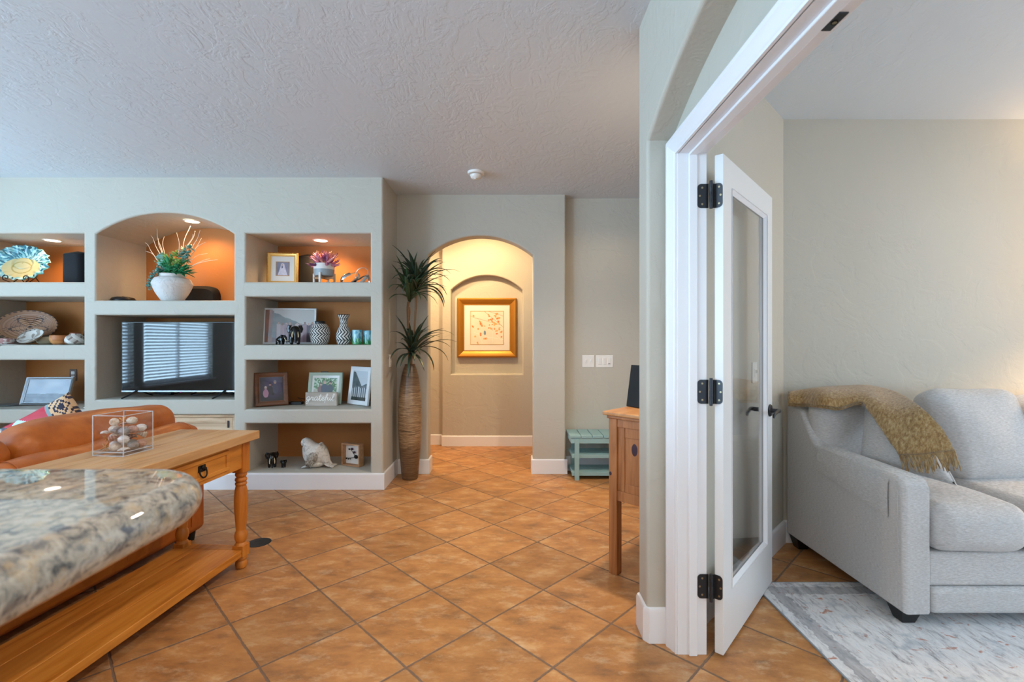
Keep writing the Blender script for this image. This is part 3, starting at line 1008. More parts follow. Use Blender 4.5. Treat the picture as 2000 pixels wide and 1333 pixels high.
def tleg(x, y):
    m = MB(); q = .032
    m.box((x - q, y - q, TT - .225), (x + q, y + q, TT - .048), .002)
    zt = TT - .225
    pr = [(.026, zt), (.0305, zt - .008), (.031, zt - .018), (.026, zt - .026), (.023, zt - .030), (.030, zt - .036), (.032, zt - .044), (.029, zt - .052),
          (.024, zt - .056), (.030, zt - .062), (.031, zt - .070), (.026, zt - .078), (.0285, zt - .086), (.0335, zt - .11), (.036, zt - .16), (.0345, zt - .22),
          (.030, zt - .28), (.0262, zt - .325), (.025, zt - .335), (.031, zt - .345), (.034, zt - .365), (.032, zt - .385), (.027, zt - .396), (.025, zt - .402), (.031, zt - .410), (.034, zt - .418)]
    m.lathe(list(reversed(pr)), 24, trans(x, y, 0))
    m.box((x - q, y - q, SZ0 - .006), (x + q, y + q, zt - .416), .003, 2)
    m.lathe([(.022, .0), (.0275, .004), (.031, .020), (.029, .036), (.024, .044), (.030, .052), (.031, .062), (.027, .070)], 24, trans(x, y, 0))
    return m.build('leg', M['pine_z'], tab)
lx0, lx1, ly0, ly1 = ax0 + .032, ax1 - .032, ay0 + .032, ay1 - .032
for x in (lx0, lx1):
    for y in (ly0, ly1): tleg(x, y)
s_ = MB()
sx0, sx1, sy0, sy1 = lx0 - .02, lx1 + .028, ly0 - .03, ly1 - .034
for kx in range(3):
    xa = sx0 + (sx1 - sx0) * kx / 3; xb_ = sx0 + (sx1 - sx0) * (kx + 1) / 3
    s_.box((xa, sy0, SZ0), (xb_, sy1, SZ1), .004, 2)
s_.box((lx0 + .034, sy1 - .001, SZ0), (lx1 - .034, ly1 + .03, SZ1), .004, 2)
s_.build('lower_shelf', M['pine'], tab)

# ---- leather sofa behind the table
sof = thing('leather_sofa', 'tan leather sofa seen from behind past the pine console table', 'sofa', (-2.005, 3.15, 0), TR)
L_ = 2.30
b = MB()
b.rbox((-.085, -L_ / 2, .385), (.13, L_ - .06, .63), .035, 4, 6, bulge=(.008, 0, 0))
b.build('back_panel', M['leather'], sof)
r_ = MB()
pts = [Vector((-.095, -L_ + .02 + (L_ - .04) * q / 40, .700 + .006 * math.sin(q * .9))) for q in range(41)]
rad = [.088 * min(1, math.sqrt(max(.02, 1 - (1 - min(q, 40 - q) / 4) ** 2)) if min(q, 40 - q) < 4 else 1) for q in range(41)]
r_.tube(pts, rad, 20, flat=(.93, 1))
r_.build('back_roll', M['leather'], sof)
for yy in (-.16, -.62, -1.14, -1.62):
    sm = MB()
    sm.tube([Vector((-.095 + .0825 * math.sin(t) * 1.07, yy, .700 + .083 * math.cos(t))) for t in [-.3 + 2.0 * q / 12 for q in range(13)]], .0022, 6)
    sm.tube([(-.0175, yy, .62), (-.0135, yy, .42), (-.0165, yy, .12)], .0022, 6)
    sm.build('seam', M['leather'], sof)
def lcush(y0, y1, seed):
    m = MB()
    m.rbox((-.285, (y0 + y1) / 2, .640), (.23, y1 - y0 - .012, .475), .085, 5, 10, bulge=(.03, .01, .04), nz=.022, nsc=3.3 + seed)
    return m.build('back_cushion', M['leather'], sof)
lcush(-1.005, -.06, .3); lcush(-1.96, -1.005, .9)
st_ = MB(); st_.rbox((-.55, -1.19, .235), (.80, 1.96, .21), .06, 4, 8, bulge=(0, 0, .02)); st_.build('seat_cushion', M['leather'], sof)
bs = MB(); bs.rbox((-.5, -1.15, .15), (.88, L_ - .02, .2), .02, 2); bs.build('base', M['leather'], sof)
for yy in (-.11, -L_ + .11):
    ar = MB(); ar.rbox((-.53, yy, .34), (.80, .20, .50), .07, 4, 6); ar.build('armrest', M['leather'], sof)
for (x, y) in ((-.09, -.08), (-.09, -L_ + .08), (-.9, -.08), (-.9, -L_ + .08)):
    MB().lathe([(.022, 0), (.03, .055)], 16, trans(x, y, 0)).build('foot', M['black'], sof)

# ---- patterned throw pillow (painted by cell, a woven motif)
def pillow_mb(w, h, t, n=24, colf=None, pinch=.06, M0=None):
    m = MB(); M0 = M0 or Matrix()
    def side(sg):
        rows = []
        for i in range(n + 1):
            r = []
            for j in range(n + 1):
                u, v = -1 + 2 * i / n, -1 + 2 * j / n
                k = max(0, (1 - u ** 4)) ** .5 * max(0, (1 - v ** 4)) ** .5
                px = u * w / 2 * (1 - pinch * (1 - v * v) * abs(u) ** 3); pz = v * h / 2 * (1 - pinch * (1 - u * u) * abs(v) ** 3)
                wr = 1 + .10 * noise.noise(Vector((u * 2.2, v * 2.2, sg * 3 + w)))
                r.append(M0 @ Vector((px, sg * t / 2 * k ** .8 * wr, pz)))
            rows.append(r)
        return rows
    m.sheet(side(-1), colf=colf); m.sheet(side(1), colf=colf)
    bmesh.ops.remove_doubles(m.bm, verts=m.bm.verts, dist=1e-5)
    return m
NAVY, CREAM, MAG, RED, TEALC, LB, GRY = [rgb(c) for c in ('#1E1D38', '#D8B58C', '#C02A8C', '#B81C36', '#63C3B8', '#B9D6DE', '#7F979D')]
def motif(u, v):
    # u across 0..1, v up 0..1 : bands with stepped diamonds
    if v > .76:
        a, c = (u * 3) % 1 - .5, (v - .76) / .24 - .5
        d = abs(a) * 1.1 + abs(c)
        st = math.floor(d * 9)
        return (NAVY, NAVY, CREAM, NAVY, CREAM, CREAM, NAVY, CREAM, NAVY, NAVY)[min(9, int(st))]
    if v > .70: return GRY
    if v > .57: return MAG if u < .5 else RED
    if v > .14:
        a, c = (u * 2) % 1 - .5, (v - .14) / .43 - .5
        d = abs(a) + abs(c) * .9
        if d < .12: return NAVY
        if d < .30: return TEALC
        if abs(a + c) < .06: return NAVY
        return RED if d > .5 else LB
    return LB if (u * 8) % 1 < .5 else TEALC
pil = pillow_mb(.42, .42, .14, 48, lambda u, v: motif(v, u))
pc = Vector((-2.735, 2.80, .705))
po = pil.build('throw_pillow', M['print'], sharp=0)
po.location = pc; po.rotation_euler = (math.radians(-8), math.radians(-32), math.radians(20))
tag(po, 'bright geometric patterned throw pillow poking up behind the leather sofa back', 'pillow')

# ---- wooden cabinet standing against the angled wall
cab = thing('sideboard', 'red-brown pine sideboard with panelled end standing beyond the door wall', 'cabinet', (.505, 2.640, 0), -PI / 4)
# local: x runs along the end panel (towards the wall), y runs away along its length
CW, CLn, CT = .40, .95, .908
MB().rbox((CW / 2, CLn / 2, CT - .011), (CW, CLn, .022), .007, 3).build('top', M['cab_top'], cab)
MB().rbox((CW / 2 + .003, CLn / 2, CT - .031), (CW - .03, CLn - .03, .018), .006, 3).build('top_moulding', M['cab'], cab)
i_ = .026; LS = .052
for (x, y) in ((i_, i_), (CW - i_ - LS, i_), (i_, CLn - i_ - LS), (CW - i_ - LS, CLn - i_ - LS)):
    m = MB()
    m.box((x, y, 0), (x + LS, y + LS, CT - .040), .004, 2)
    m.build('leg', M['cab'], cab)
fr = MB()
zb = .415
for (za_, zb_) in ((CT - .085, CT - .040), (zb, zb + .055)):
    fr.box((i_ + LS - .001, i_ + .006, za_), (CW - i_ - LS + .001, i_ + .026, zb_), .003, 2)
    fr.box((i_ + .006, i_ + LS - .001, za_), (i_ + .026, CLn - i_ - LS + .001, zb_), .003, 2)
    fr.box((CW - i_ - .026, i_ + LS, za_), (CW - i_ - .006, CLn - i_ - LS, zb_), .003, 2)
fr.box((i_ + LS, CLn - i_ - .026, zb), (CW - i_ - LS, CLn - i_ - .006, CT - .04), .003)
fr.box((i_ + .02, i_ + .02, zb + .005), (CW - i_ - .02, CLn - i_ - .02, zb + .02), .001)
fr.build('rails', M['cab'], cab)
pn = MB()
px0, px1, pz0, pz1 = i_ + LS - .002, CW - i_ - LS + .002, zb + .054, CT - .084
pn.box((px0, i_ + .022, pz0), (px1, i_ + .030, pz1), .001)
for (a, c_) in ((px0, px0 + .042), (px1 - .042, px1)):
    pn.box((a, i_ + .015, pz0), (c_, i_ + .024, pz1), .0025, 2)
for (a, c_) in ((pz0, pz0 + .045), (pz1 - .055, pz1)):
    pn.box((px0 + .0445, i_ + .015, a), (px1 - .0445, i_ + .024, c_), .0025, 2)
pn.build('end_panel', M['cab'], cab)
dr = MB(); dr.box((i_ + .014, i_ + LS, zb + .055), (i_ + .022, CLn - i_ - LS, CT - .085), .001); dr.build('front_panel', M['cab'], cab)
MB().ell((px0 + .1, i_ + .0215, CT - .20), (.018, .0012, .034), 16, 8).build('knot', M['knot'], cab)
MB().ell((i_ + .012, i_ + .0, .56), (.008, .0012, .011), 12, 8).build('knot', M['knot'], cab)
# black framed thing leaning on its top
fb = thing('tablet_stand', 'black upright panel leaning on top of the pine sideboard', 'picture frame', (.738, 2.742, CT + .0008), math.radians(-62), tilt=math.radians(-9))
MB().rbox((.0, 0, .125), (.20, .016, .25), .004, 2).build('panel', M['black'], fb)
MB().rbox((.0, .022, .055), (.03, .008, .11), .002, 1, M=rotm('X', .16)).build('support', M['black'], fb)

# ---- teal slatted shoe bench
bn = thing('slatted_bench', 'pale teal slatted bench with two lower shelves under the light switches', 'bench', (.540, 4.385, 0))
BW, BD, BH = .84, .325, .418
for k in range(8):
    xs = BW * k / 8
    MB().box((xs + .002, 0, BH - .022), (xs + BW / 8 - .003, BD, BH), .003, 2).build('slat', M['teal'], bn)
m = MB()
m.box((.012, .010, BH - .075), (BW - .012, .028, BH - .0225), .002); m.box((.012, BD - .028, BH - .075), (BW - .012, BD - .010, BH - .0225), .002)
m.box((.012, .0285, BH - .075), (.030, BD - .0285, BH - .0225), .002); m.box((BW - .030, .0285, BH - .075), (BW - .012, BD - .0285, BH - .0225), .002)
m.build('apron', M['teal'], bn)
for x in (.045, BW - .045 - .042):
    for y in (.002, BD - .022):
        MB().box((x, y, 0), (x + .042, y + .020, BH - .0755 if 0 else BH - .03), .002).build('leg', M['teal'], bn)
def shelf_mb(z):
    m = MB()
    for k in range(5):
        y0 = .03 + k * (BD - .06) / 5
        m.box((.03, y0 + .002, z), (BW - .03, y0 + (BD - .06) / 5 - .003, z + .012), .002)
    m.box((.02, .0225, z - .022), (BW - .02, .034, z + .010), .002); m.box((.02, BD - .034, z - .022), (BW - .02, BD - .0225, z + .010), .002)
    m.box((.028, .03, z - .022), (.044, BD - .03, z - .0005), .002); m.box((BW - .044, .03, z - .022), (BW - .028, BD - .03, z - .0005), .002)
    return m
for z in (.225, .060): shelf_mb(z).build('shelf', M['teal'], bn)

# ---- grey fabric sofa in the den
gs = thing('fabric_sofa', 'light grey fabric sofa with dark block feet against the den wall', 'sofa', (1.757, 3.020, 0))
# local: x along the sofa (0 = outer face of its near arm), y from -0.93 (front) to 0 (back)
AW, SL, SD = .130, 1.95, .905
def arm(x0):
    m = MB()
    n = 14
    prof = [(0.0, .070), (0.0, .888), (-.13, .888), (-.165, .866), (-.255, .735), (-.29, .704), (-.34, .694), (-.84, .683), (-SD + .022, .672), (-SD, .635), (-SD, .070)]
    r = .024
    # rounded plate: inset outline at both faces, full outline in the middle
    P2 = [Vector(p) for p in prof]; N = len(P2)
    nor = []
    for i in range(N):
        a, b_, c = P2[i - 1], P2[i], P2[(i + 1) % N]
        d1, d2 = (b_ - a).normalized(), (c - b_).normalized()
        q = Vector((-d1.y, d1.x)) + Vector((-d2.y, d2.x)); q.normalize()
        nor.append(q)
    area_ = sum(P2[i - 1].x * P2[i].y - P2[i].x * P2[i - 1].y for i in range(N))
    s = 1 if area_ > 0 else -1
    rings = []
    for j in range(9):
        t = j / 8
        if t <= .5: a = t * 2 * PI / 2; xo = r - r * math.cos(a); ins = r - r * math.sin(a)
        else: a = (t - .5) * 2 * PI / 2; xo = AW - r + r * math.sin(a); ins = r - r * math.cos(a)
        rings.append([m.v((x0 + xo, p.x + s * q.x * ins, max(.070, p.y + s * q.y * ins))) for p, q in zip(P2, nor)])
    for A, B in zip(rings, rings[1:]):
        for i in range(N): m.face((A[i], A[(i + 1) % N], B[(i + 1) % N], B[i]))
    from mathutils.geometry import tessellate_polygon
    for ring in (rings[0], rings[-1]):
        for tri in tessellate_polygon([[v.co.copy() for v in ring]]):
            m.face([ring[k] for k in tri], False)
    return m.build('armrest', M['sofa'], gs, sharp=50)
arm(0); arm(SL - AW)
b = MB()
b.rbox((SL / 2, -.105, .47), (SL - 2 * AW, .20, .78), .05, 3, 4); b.build('back_frame', M['sofa'], gs)
b = MB()
b.rbox((SL / 2, -.47, .262), (SL - 2 * AW - .004, .82, .155), .015, 2, 4)
b.build('seat_frame', M['sofa'], gs)
b = MB()
b.rbox((SL / 2, -.46, .125), (SL - 2 * AW - .004, SD - .02, .115), .022, 3, 4); b.build('base_rail', M['sofa'], gs)
def seat(x0, x1, seed):
    m = MB()
    m.rbox(((x0 + x1) / 2, -.555, .452), (x1 - x0 - .006, .75, .215), .075, 6, 12, bulge=(0, .02, .018), nz=.006, nsc=6 + seed)
    m.build('seat_cushion', M['sofa'], gs)
seat(AW + .002, .575, 0); seat(.575, 1.2, 1); seat(1.2, SL - AW, 2)
def backc(x0, x1, seed, yb=-.50, lean=.42, hgt=.50, thick=.20, zb=.555):
    w = x1 - x0
    Mx = trans((x0 + x1) / 2, yb, zb) @ rotm('X', -lean)
    m = MB()
    m.rbox((0, .02, hgt / 2), (w - .008, thick, hgt), .07, 5, 14, bulge=(.012, .045, .015), M=Mx, nz=.012, nsc=4 + seed)
    m.build('back_cushion', M['sofa'], gs)
backc(.030, .600, 0, -.252, .12, .415, .13)
backc(.595, 1.085, 1); backc(1.09, SL - AW, 2, -.29, .14, .42, .13)
# arm cover draped over the arm
cv = MB()
t = .004
pts = [(-.010, .455), (-.0115, .56), (-.010, .655), (.006, .690), (.035, .7025), (.065, .7045), (.100, .698), (AW + .003, .672), (AW + .005, .60)]
rows = []
for q in range(13):
    y = -.32 - .505 * q / 12
    dz = -.024 * q / 12 * .75
    lowz = .565 - .085 * q / 12
    r = []
    for i, (x, z) in enumerate(pts):
        zz = z + dz
        if i == 0: zz = lowz
        if i == 1: zz = lowz + (.655 - lowz) * .5
        r.append(Vector((x, y, zz)))
    rows.append(r)
cv.sheet(rows, thick=-t)
cv.build('arm_cover', M['sofa'], gs)
pp = MB()
for yy in (-SD + .030,):
    pp.tube([(-.0008, yy, .09), (-.0008, yy, .62), (.022, yy, .665), (.065, yy, .678), (.11, yy, .664), (AW, yy, .62)], .0016, 6)
pp.build('piping', M['sofa'], gs)
for (x, y, zb) in ((.01, -SD + .02, .012), (.01, -.105, .002), (SL - .10, -SD + .02, .012), (SL - .10, -.105, .002)):
    m = MB()
    a = [(x + .018, y + .018), (x + .075, y + .018), (x + .075, y + .072), (x + .018, y + .072)]
    c = [(x, y), (x + .092, y), (x + .092, y + .09), (x, y + .09)]
    A = [m.v((*p, zb)) for p in a]; B = [m.v((*p, .072)) for p in c]
    m.face(list(reversed(A)), False); m.face(B, False)
    for i in range(4): m.face((A[i], A[(i + 1) % 4], B[(i + 1) % 4], B[i]), False)
    m.build('foot', M['black'], gs)

# ---- loose pillow leaning in the corner of the grey sofa
BL, BR, TL, TRc = Vector((1.91, 2.60, .612)), Vector((2.095, 2.235, .592)), Vector((2.070, 2.765, .945)), Vector((2.150, 2.49, .920))
pu, pv = (BR - BL + TRc - TL) / 2, (TL - BL + TRc - BR) / 2
pn_ = pu.cross(pv).normalized()
if pn_.y > 0: pn_ = -pn_
BL, BR, TL, TRc = [q_ + pn_ * .036 + Z * .010 + X * .030 for q_ in (BL, BR, TL, TRc)]
pc = (BL + BR + TL + TRc) / 4
pn_ = pu.cross(pv).normalized()
if pn_.y > 0: pn_ = -pn_
ux = pu.normalized(); uz = (pv - ux * pv.dot(ux)).normalized(); uy = -pn_
Rm = Matrix((ux, uy, uz)).transposed().to_4x4()
pm = pillow_mb(2, 2, .135, 24, pinch=.05)
for v_ in pm.bm.verts:
    a_u, a_v = (v_.co.x + 1) / 2, (v_.co.z + 1) / 2
    q_ = BL.lerp(BR, a_u).lerp(TL.lerp(TRc, a_u), a_v) - pn_ * v_.co.y * 1.0
    v_.co = Rm.inverted() @ trans(pc).inverted() @ q_
pl = pm.build('throw_pillow', M['sofa'], sharp=0)
pl.matrix_world = trans(pc) @ Rm
tag(pl, 'square light grey pillow under the mustard throw in the sofa corner', 'pillow')
pp = MB()
pts = []
for q in range(97):
    t = q / 96 * 4; k = int(t) % 4; f = (t % 1) * 2 - 1
    u, v = ((f, -1), (1, f), (-f, 1), (-1, -f))[k]
    u, v = u * (1 - .05 * (1 - v * v) * abs(u) ** 3), v * (1 - .05 * (1 - u * u) * abs(v) ** 3)
    q_ = BL.lerp(BR, (u + 1) / 2).lerp(TL.lerp(TRc, (u + 1) / 2), (v + 1) / 2)
    pts.append(Rm.inverted() @ trans(pc).inverted() @ q_)
pp.tube(pts, .0042, 6, caps=False); pp.build('piping', M['sofa'], pl)
dk = pillow_mb(.46, .40, .14, 20).build('throw_pillow', M['dkgrey'], sharp=0)
dk.location = (3.07, 2.52, .80); dk.rotation_euler = (-.36, .0, .05)
tag(dk, 'dark grey pillow just showing past the big seat-back cushion', 'pillow')

# ---- mustard throw over the sofa back and pillow
def onplane(px, py, off):
    d = Vector(((px - CX) / F, 1, -(py - CY) / F)); o = Vector((0, 0, CH)); p0 = pc + pn_ * off
    t = (p0 - o).dot(pn_) / d.dot(pn_)
    return o + d * t
ctrl = [
    [P(1541, 789, 2.895), P(1540, 778, 2.91), P(1540, 770, 2.96), P(1541, 769, 3.01)],
    [P(1570, 790, 2.86), P(1571, 775, 2.88), P(1571, 765, 2.93), P(1572, 764, 3.00)],
    [P(1605, 792, 2.70), P(1604, 776, 2.72), P(1604, 763, 2.80), P(1604, 760, 2.95)],
    [P(1640, 797, 2.655), P(1641, 780, 2.675), P(1643, 764, 2.76), P(1646, 757, 2.91)],
    [P(1680, 786, 2.62), P(1686, 773, 2.65), P(1694, 763, 2.72), P(1702, 757, 2.80)],
    [onplane(1700, 806, 0.131), onplane(1716, 792, 0.141), P(1735, 779, 2.60), P(1752, 770, 2.65)],
    [onplane(1719, 833, 0.134), onplane(1742, 819, 0.144), onplane(1770, 806, 0.142), onplane(1797, 796, 0.134)],
    [onplane(1738, 862, 0.129), onplane(1768, 853, 0.138), onplane(1805, 842, 0.138), onplane(1838, 836, 0.126)],
    [onplane(1757, 889, 0.119), onplane(1790, 888, 0.128), onplane(1832, 884, 0.128), onplane(1864, 880, 0.116)],
]
def cat(p0, p1, p2, p3, t):
    return .5 * ((2 * p1) + (-p0 + p2) * t + (2 * p0 - 5 * p1 + 4 * p2 - p3) * t * t + (-p0 + 3 * p1 - 3 * p2 + p3) * t ** 3)
def dense(rows, k):
    out = []
    n = len(rows)
    for i in range(n - 1):
        for q in range(k):
            t = q / k
            out.append([cat(rows[max(i - 1, 0)][j], rows[i][j], rows[i + 1][j], rows[min(i + 2, n - 1)][j], t) for j in range(len(rows[0]))])
    out.append(rows[-1])
    return out
g1 = dense(ctrl, 5)
g2 = list(map(list, zip(*dense(list(map(list, zip(*g1))), 5))))
g2 = [[p + Vector((0, -1, .4)) * (.006 * noise.noise(p * 26)) for p in r] for r in g2]
th = thing('throw_blanket', 'mustard fringed throw draped over the grey sofa corner', 'blanket', (0, 0, 0))
MB().sheet(g2, thick=.012).build('woven_cloth', M['throw'], th, sharp=0)
# folded layers under the strip on the sofa back
for q, (dy, dz) in enumerate(((.010, -.010), (.016, -.018))):
    lay = [[p + Vector((0.004 * q, dy, dz)) for p in r[:14]] for r in g2[:22]]
    MB().sheet(lay, thick=.007).build('folded_layer', M['throw'], th, sharp=0)
fm = MB(); rng = random.Random(4)
last = g2[-1]; prev = g2[-3]
for q in range(46):
    f = q / 45 * (len(last) - 1); i = min(int(f), len(last) - 2); t = f - i
    p = last[i].lerp(last[i + 1], t); d0 = (p - prev[i].lerp(prev[i + 1], t)).normalized()
    ln = .085 + rng.uniform(-.012, .016)
    pts = [p - d0 * .004]
    dd = d0.copy()
    for s in range(1, 7):
        dd = (dd * .9 + Vector((rng.uniform(-.16, .16), rng.uniform(-.05, .03), -.16))).normalized()
        pts.append(pts[-1] + dd * ln / 6)
    fm.tube(pts, [.0042, .0040, .0036, .0034, .0032, .003, .0022], 6)
fm.build('fringe', M['throw'], th, sharp=0)

# ---- rug
rg = thing('area_rug', 'distressed pale grey rug with rust flecks under the grey sofa', 'rug', (1.279, 2.526, 0))
m = MB(); m.box((.006, -3.2, .0005), (2.4, -.006, .008), .002); m.build('pile', M['rug'], rg)
m = MB()
m.box((0, -3.2, .0002), (.0062, 0, .0082), .002); m.box((.0062, -.0062, .0002), (2.4, 0, .0082), .002); m.build('binding', M['rug_edge'], rg)

# ---- palm in a tall vase
pv_ = thing('potted_palm', 'tall artificial palm standing in a slender brown banded floor vase', 'plant', (-.965, 4.455, 0))
prof = [(.060, 0), (.074, .004), (.078, .02), (.084, .10), (.094, .22), (.104, .36), (.1105, .50), (.1115, .60), (.107, .74), (.096, .86), (.080, .97), (.064, 1.03), (.052, 1.062), (.049, 1.070), (.051, 1.078), (.049, 1.081), (.043, 1.079), (.041, 1.06), (.04, 1.0)]
MB().lathe(prof, 48, capt=False).build('vase', M['vase'], pv_)
rng = random.Random(11)
def lv(px, py, Y0=4.455): return P(px, py, Y0) - Vector((-.965, 4.455, 0))
st = MB()
st.tube([(-.012, 0, 1.0), (-.010, 0, 1.12), lv(797, 640), lv(796, 604), lv(798, 590)], [.011, .010, .0095, .010, .014], 10)
st.tube([lv(798, 627), lv(798, 610), lv(799, 600)], [.012, .019, .011], 10)
st.tube([(.014, .01, 1.0), (.012, .01, 1.12), lv(809, 650), lv(812, 600), lv(813, 575)], [.011, .0095, .009, .010, .013], 10)
st.tube([(.0, -.012, 1.0), (.003, -.01, 1.1), lv(804, 690)], [.012, .011, .010], 8)
st.build('stems', M['stem'], pv_)
def leafpath(o, az, el, ln, droop):
    p = Vector(o); n = 9; e = el; d = Vector((math.cos(az), math.sin(az), 0)); out = []
    for i in range(n + 1):
        out.append((p.copy(), e)); t = i / n
        p = p + (d * math.cos(e) + Z * math.sin(e)) * (ln / n)
        e -= droop / n * (.5 + t)
    return out
def clear(p):
    q = p + Vector((-.965, 4.455, 0))
    if q.x < XE + .03 and q.y > 4.08: return False
    if q.y > 4.585 and not (a0 + .03 < q.x < a1): return False
    return q.y < 4.95
def blade(mb, az, path, wd):
    """One strap leaf: widest near its base third, folded slightly along the midrib."""
    n = len(path) - 1; rows = []
    d = Vector((math.cos(az), math.sin(az), 0)); side = Vector((-math.sin(az), math.cos(az), 0))
    for i, (p, e) in enumerate(path):
        t = i / n
        w = wd * (min(1, .35 + t * 3.2) if t < .25 else (1 - ((t - .25) / .75) ** 2.2)) * .5 + .0006
        up = Vector((-math.sin(e) * d.x, -math.sin(e) * d.y, math.cos(e)))
        rows.append([p + side * w + up * w * .35, p, p - side * w + up * w * .35])
    mb.sheet(rows, .0012)
def clump(name, c, count, lnr, mat, seed, span):
    rng = random.Random(seed); mb = MB(); made = 0; tries = 0
    while made < count and tries < 4000:
        tries += 1
        az = rng.uniform(0, 2 * PI); el = rng.uniform(*span)
        ln = rng.uniform(*lnr); dr = rng.uniform(.5, 2.0)
        o = Vector(c) + Vector((rng.uniform(-.012, .012), rng.uniform(-.012, .012), rng.uniform(-.03, .05)))
        path = leafpath(o, az, el, ln, dr)
        if not all(clear(p) for p, _ in path): continue
        blade(mb, az, path, rng.uniform(.024, .040)); made += 1
    return mb.build(name, mat, pv_, sharp=0)
clump('leaf_crown', lv(800, 585), 30, (.30, .48), M['leaf'], 3, (.2, 1.5))
clump('leaf_crown', lv(813, 565), 34, (.32, .50), M['leafdark'], 8, (.1, 1.5))
clump('leaf_crown', lv(805, 690), 34, (.28, .48), M['leafdark'], 5, (-.1, 1.4))
# ================================================================ things on the shelves
def mixc(a, b, t): return tuple(a[i] * (1 - t) + b[i] * t for i in range(3)) + (1,)
def HX(*a): return [rgb(x) for x in a]
def nz(u, v, s=0, f=1): return noise.noise(Vector((u * f, v * f, s * 7.3)))

def frame(name, label, loc, w, h, bw, mat, image, rotz=0, tilt=.14, depth=.022, mat_w=0.0, mat_w2=None, cat='picture frame', beads=None, glazed=True, nx=70, ny=None, back=True, group=None, lipmat=None, slope=.35):
    """Picture frame standing on its lower edge: moulding, mat board, picture, pane, easel back.
    image(u,v) gives the print's colour, u to the right, v upward."""
    t = thing(name, label, cat, loc, rotz, group, -tilt)
    m = MB()
    prof = [(0, depth * .45), (0, -depth * .35), (bw * .18, -depth * .55), (bw * .5, -depth * .55 + depth * slope * .3), (bw * .86, -depth * .55 + depth * slope), (bw, -depth * .55 + depth * slope), (bw, depth * .45)]
    rings = []
    for (q, y) in prof:
        rings.append([m.v((-w / 2 + q, y, q)), m.v((w / 2 - q, y, q)), m.v((w / 2 - q, y, h - q)), m.v((-w / 2 + q, y, h - q))])
    for a, b in zip(rings, rings[1:] + rings[:1]):
        for k in range(4): m.face((a[k], a[(k + 1) % 4], b[(k + 1) % 4], b[k]), False)
    m.build('frame', mat, t, sharp=20)
    if beads:
        b = MB(); n1 = int(w / beads); n2 = int(h / beads)
        for k in range(n1 + 1):
            for z in (bw * .18, h - bw * .18): b.ell((-w / 2 + bw * .2 + (w - bw * .4) * k / n1, -depth * .55, z), (beads * .42, beads * .35, beads * .42), 8, 6)
        for k in range(1, n2):
            for x in (-w / 2 + bw * .2, w / 2 - bw * .2): b.ell((x, -depth * .55, bw * .2 + (h - bw * .4) * k / n2), (beads * .42, beads * .35, beads * .42), 8, 6)
        b.build('beading', lipmat or mat, t)
    y = .002
    iw, ih = w - 2 * bw, h - 2 * bw
    if mat_w:
        mw2 = mat_w2 if mat_w2 is not None else mat_w
        b = MB(); b.box((-iw / 2 - .003, y, bw - .003), (iw / 2 + .003, y + .002, h - bw + .003), .0003); b.build('mat_board', M['matboard'], t)
        iw -= 2 * mat_w; ih -= 2 * mw2; y -= .0012
        if lipmat:
            b = MB(); e = .006
            for (xa, xb_, za, zb_) in ((-iw / 2 - e, iw / 2 + e, h / 2 - ih / 2 - e, h / 2 - ih / 2), (-iw / 2 - e, iw / 2 + e, h / 2 + ih / 2, h / 2 + ih / 2 + e), (-iw / 2 - e, -iw / 2, h / 2 - ih / 2, h / 2 + ih / 2), (iw / 2, iw / 2 + e, h / 2 - ih / 2, h / 2 + ih / 2)):
                b.box((xa, y - .0018, za), (xb_, y + .0005, zb_), .0003)
            b.build('inner_lip', lipmat, t)
    ny = ny or max(8, int(nx * ih / iw))
    rows = [[Vector((-iw / 2 + iw * j / nx, y, h / 2 - ih / 2 + ih * i / ny)) for j in range(nx + 1)] for i in range(ny + 1)]
    b = MB(); b.sheet(rows, colf=lambda v, u: image(u, v), smooth=False); b.build('picture', M['print'], t, sharp=0)
    if glazed:
        b = MB(); b.box((-w / 2 + bw - .002, -depth * .16, bw - .002), (w / 2 - bw + .002, -depth * .16 + .0015, h - bw + .002), .0002); b.build('glass', M['glass'], t)
    if back:
        b = MB(); b.box((-w / 2 + .004, depth * .46, .004), (w / 2 - .004, depth * .46 + .003, h - .004), .0005)
        ez = h * .62
        th_ = .30 + tilt
        b.prism([(-.03, ez), (.03, ez), (.045, h * .05), (-.045, h * .05)], lambda u, v: Vector((u, depth * .46 + .004 + (ez - v) * .0, v)), (0, .003, 0))
        b.build('easel_back', M['black'], t)
    return t

def blob(u, v, cx, cy, rx, ry): return ((u - cx) / rx) ** 2 + ((v - cy) / ry) ** 2 < 1
def person(u, v, x, y, s, hair, skin, cloth):
    """Tiny figure in a printed photo: head at (x,y)."""
    if blob(u, v, x, y + .02 * s, .055 * s, .045 * s) and v > y + .01 * s: return hair
    if blob(u, v, x, y, .045 * s, .065 * s): return skin
    if blob(u, v, x, y + .01 * s, .058 * s, .075 * s): return hair
    if blob(u, v, x, y - .26 * s, .13 * s, .20 * s): return cloth
    return None

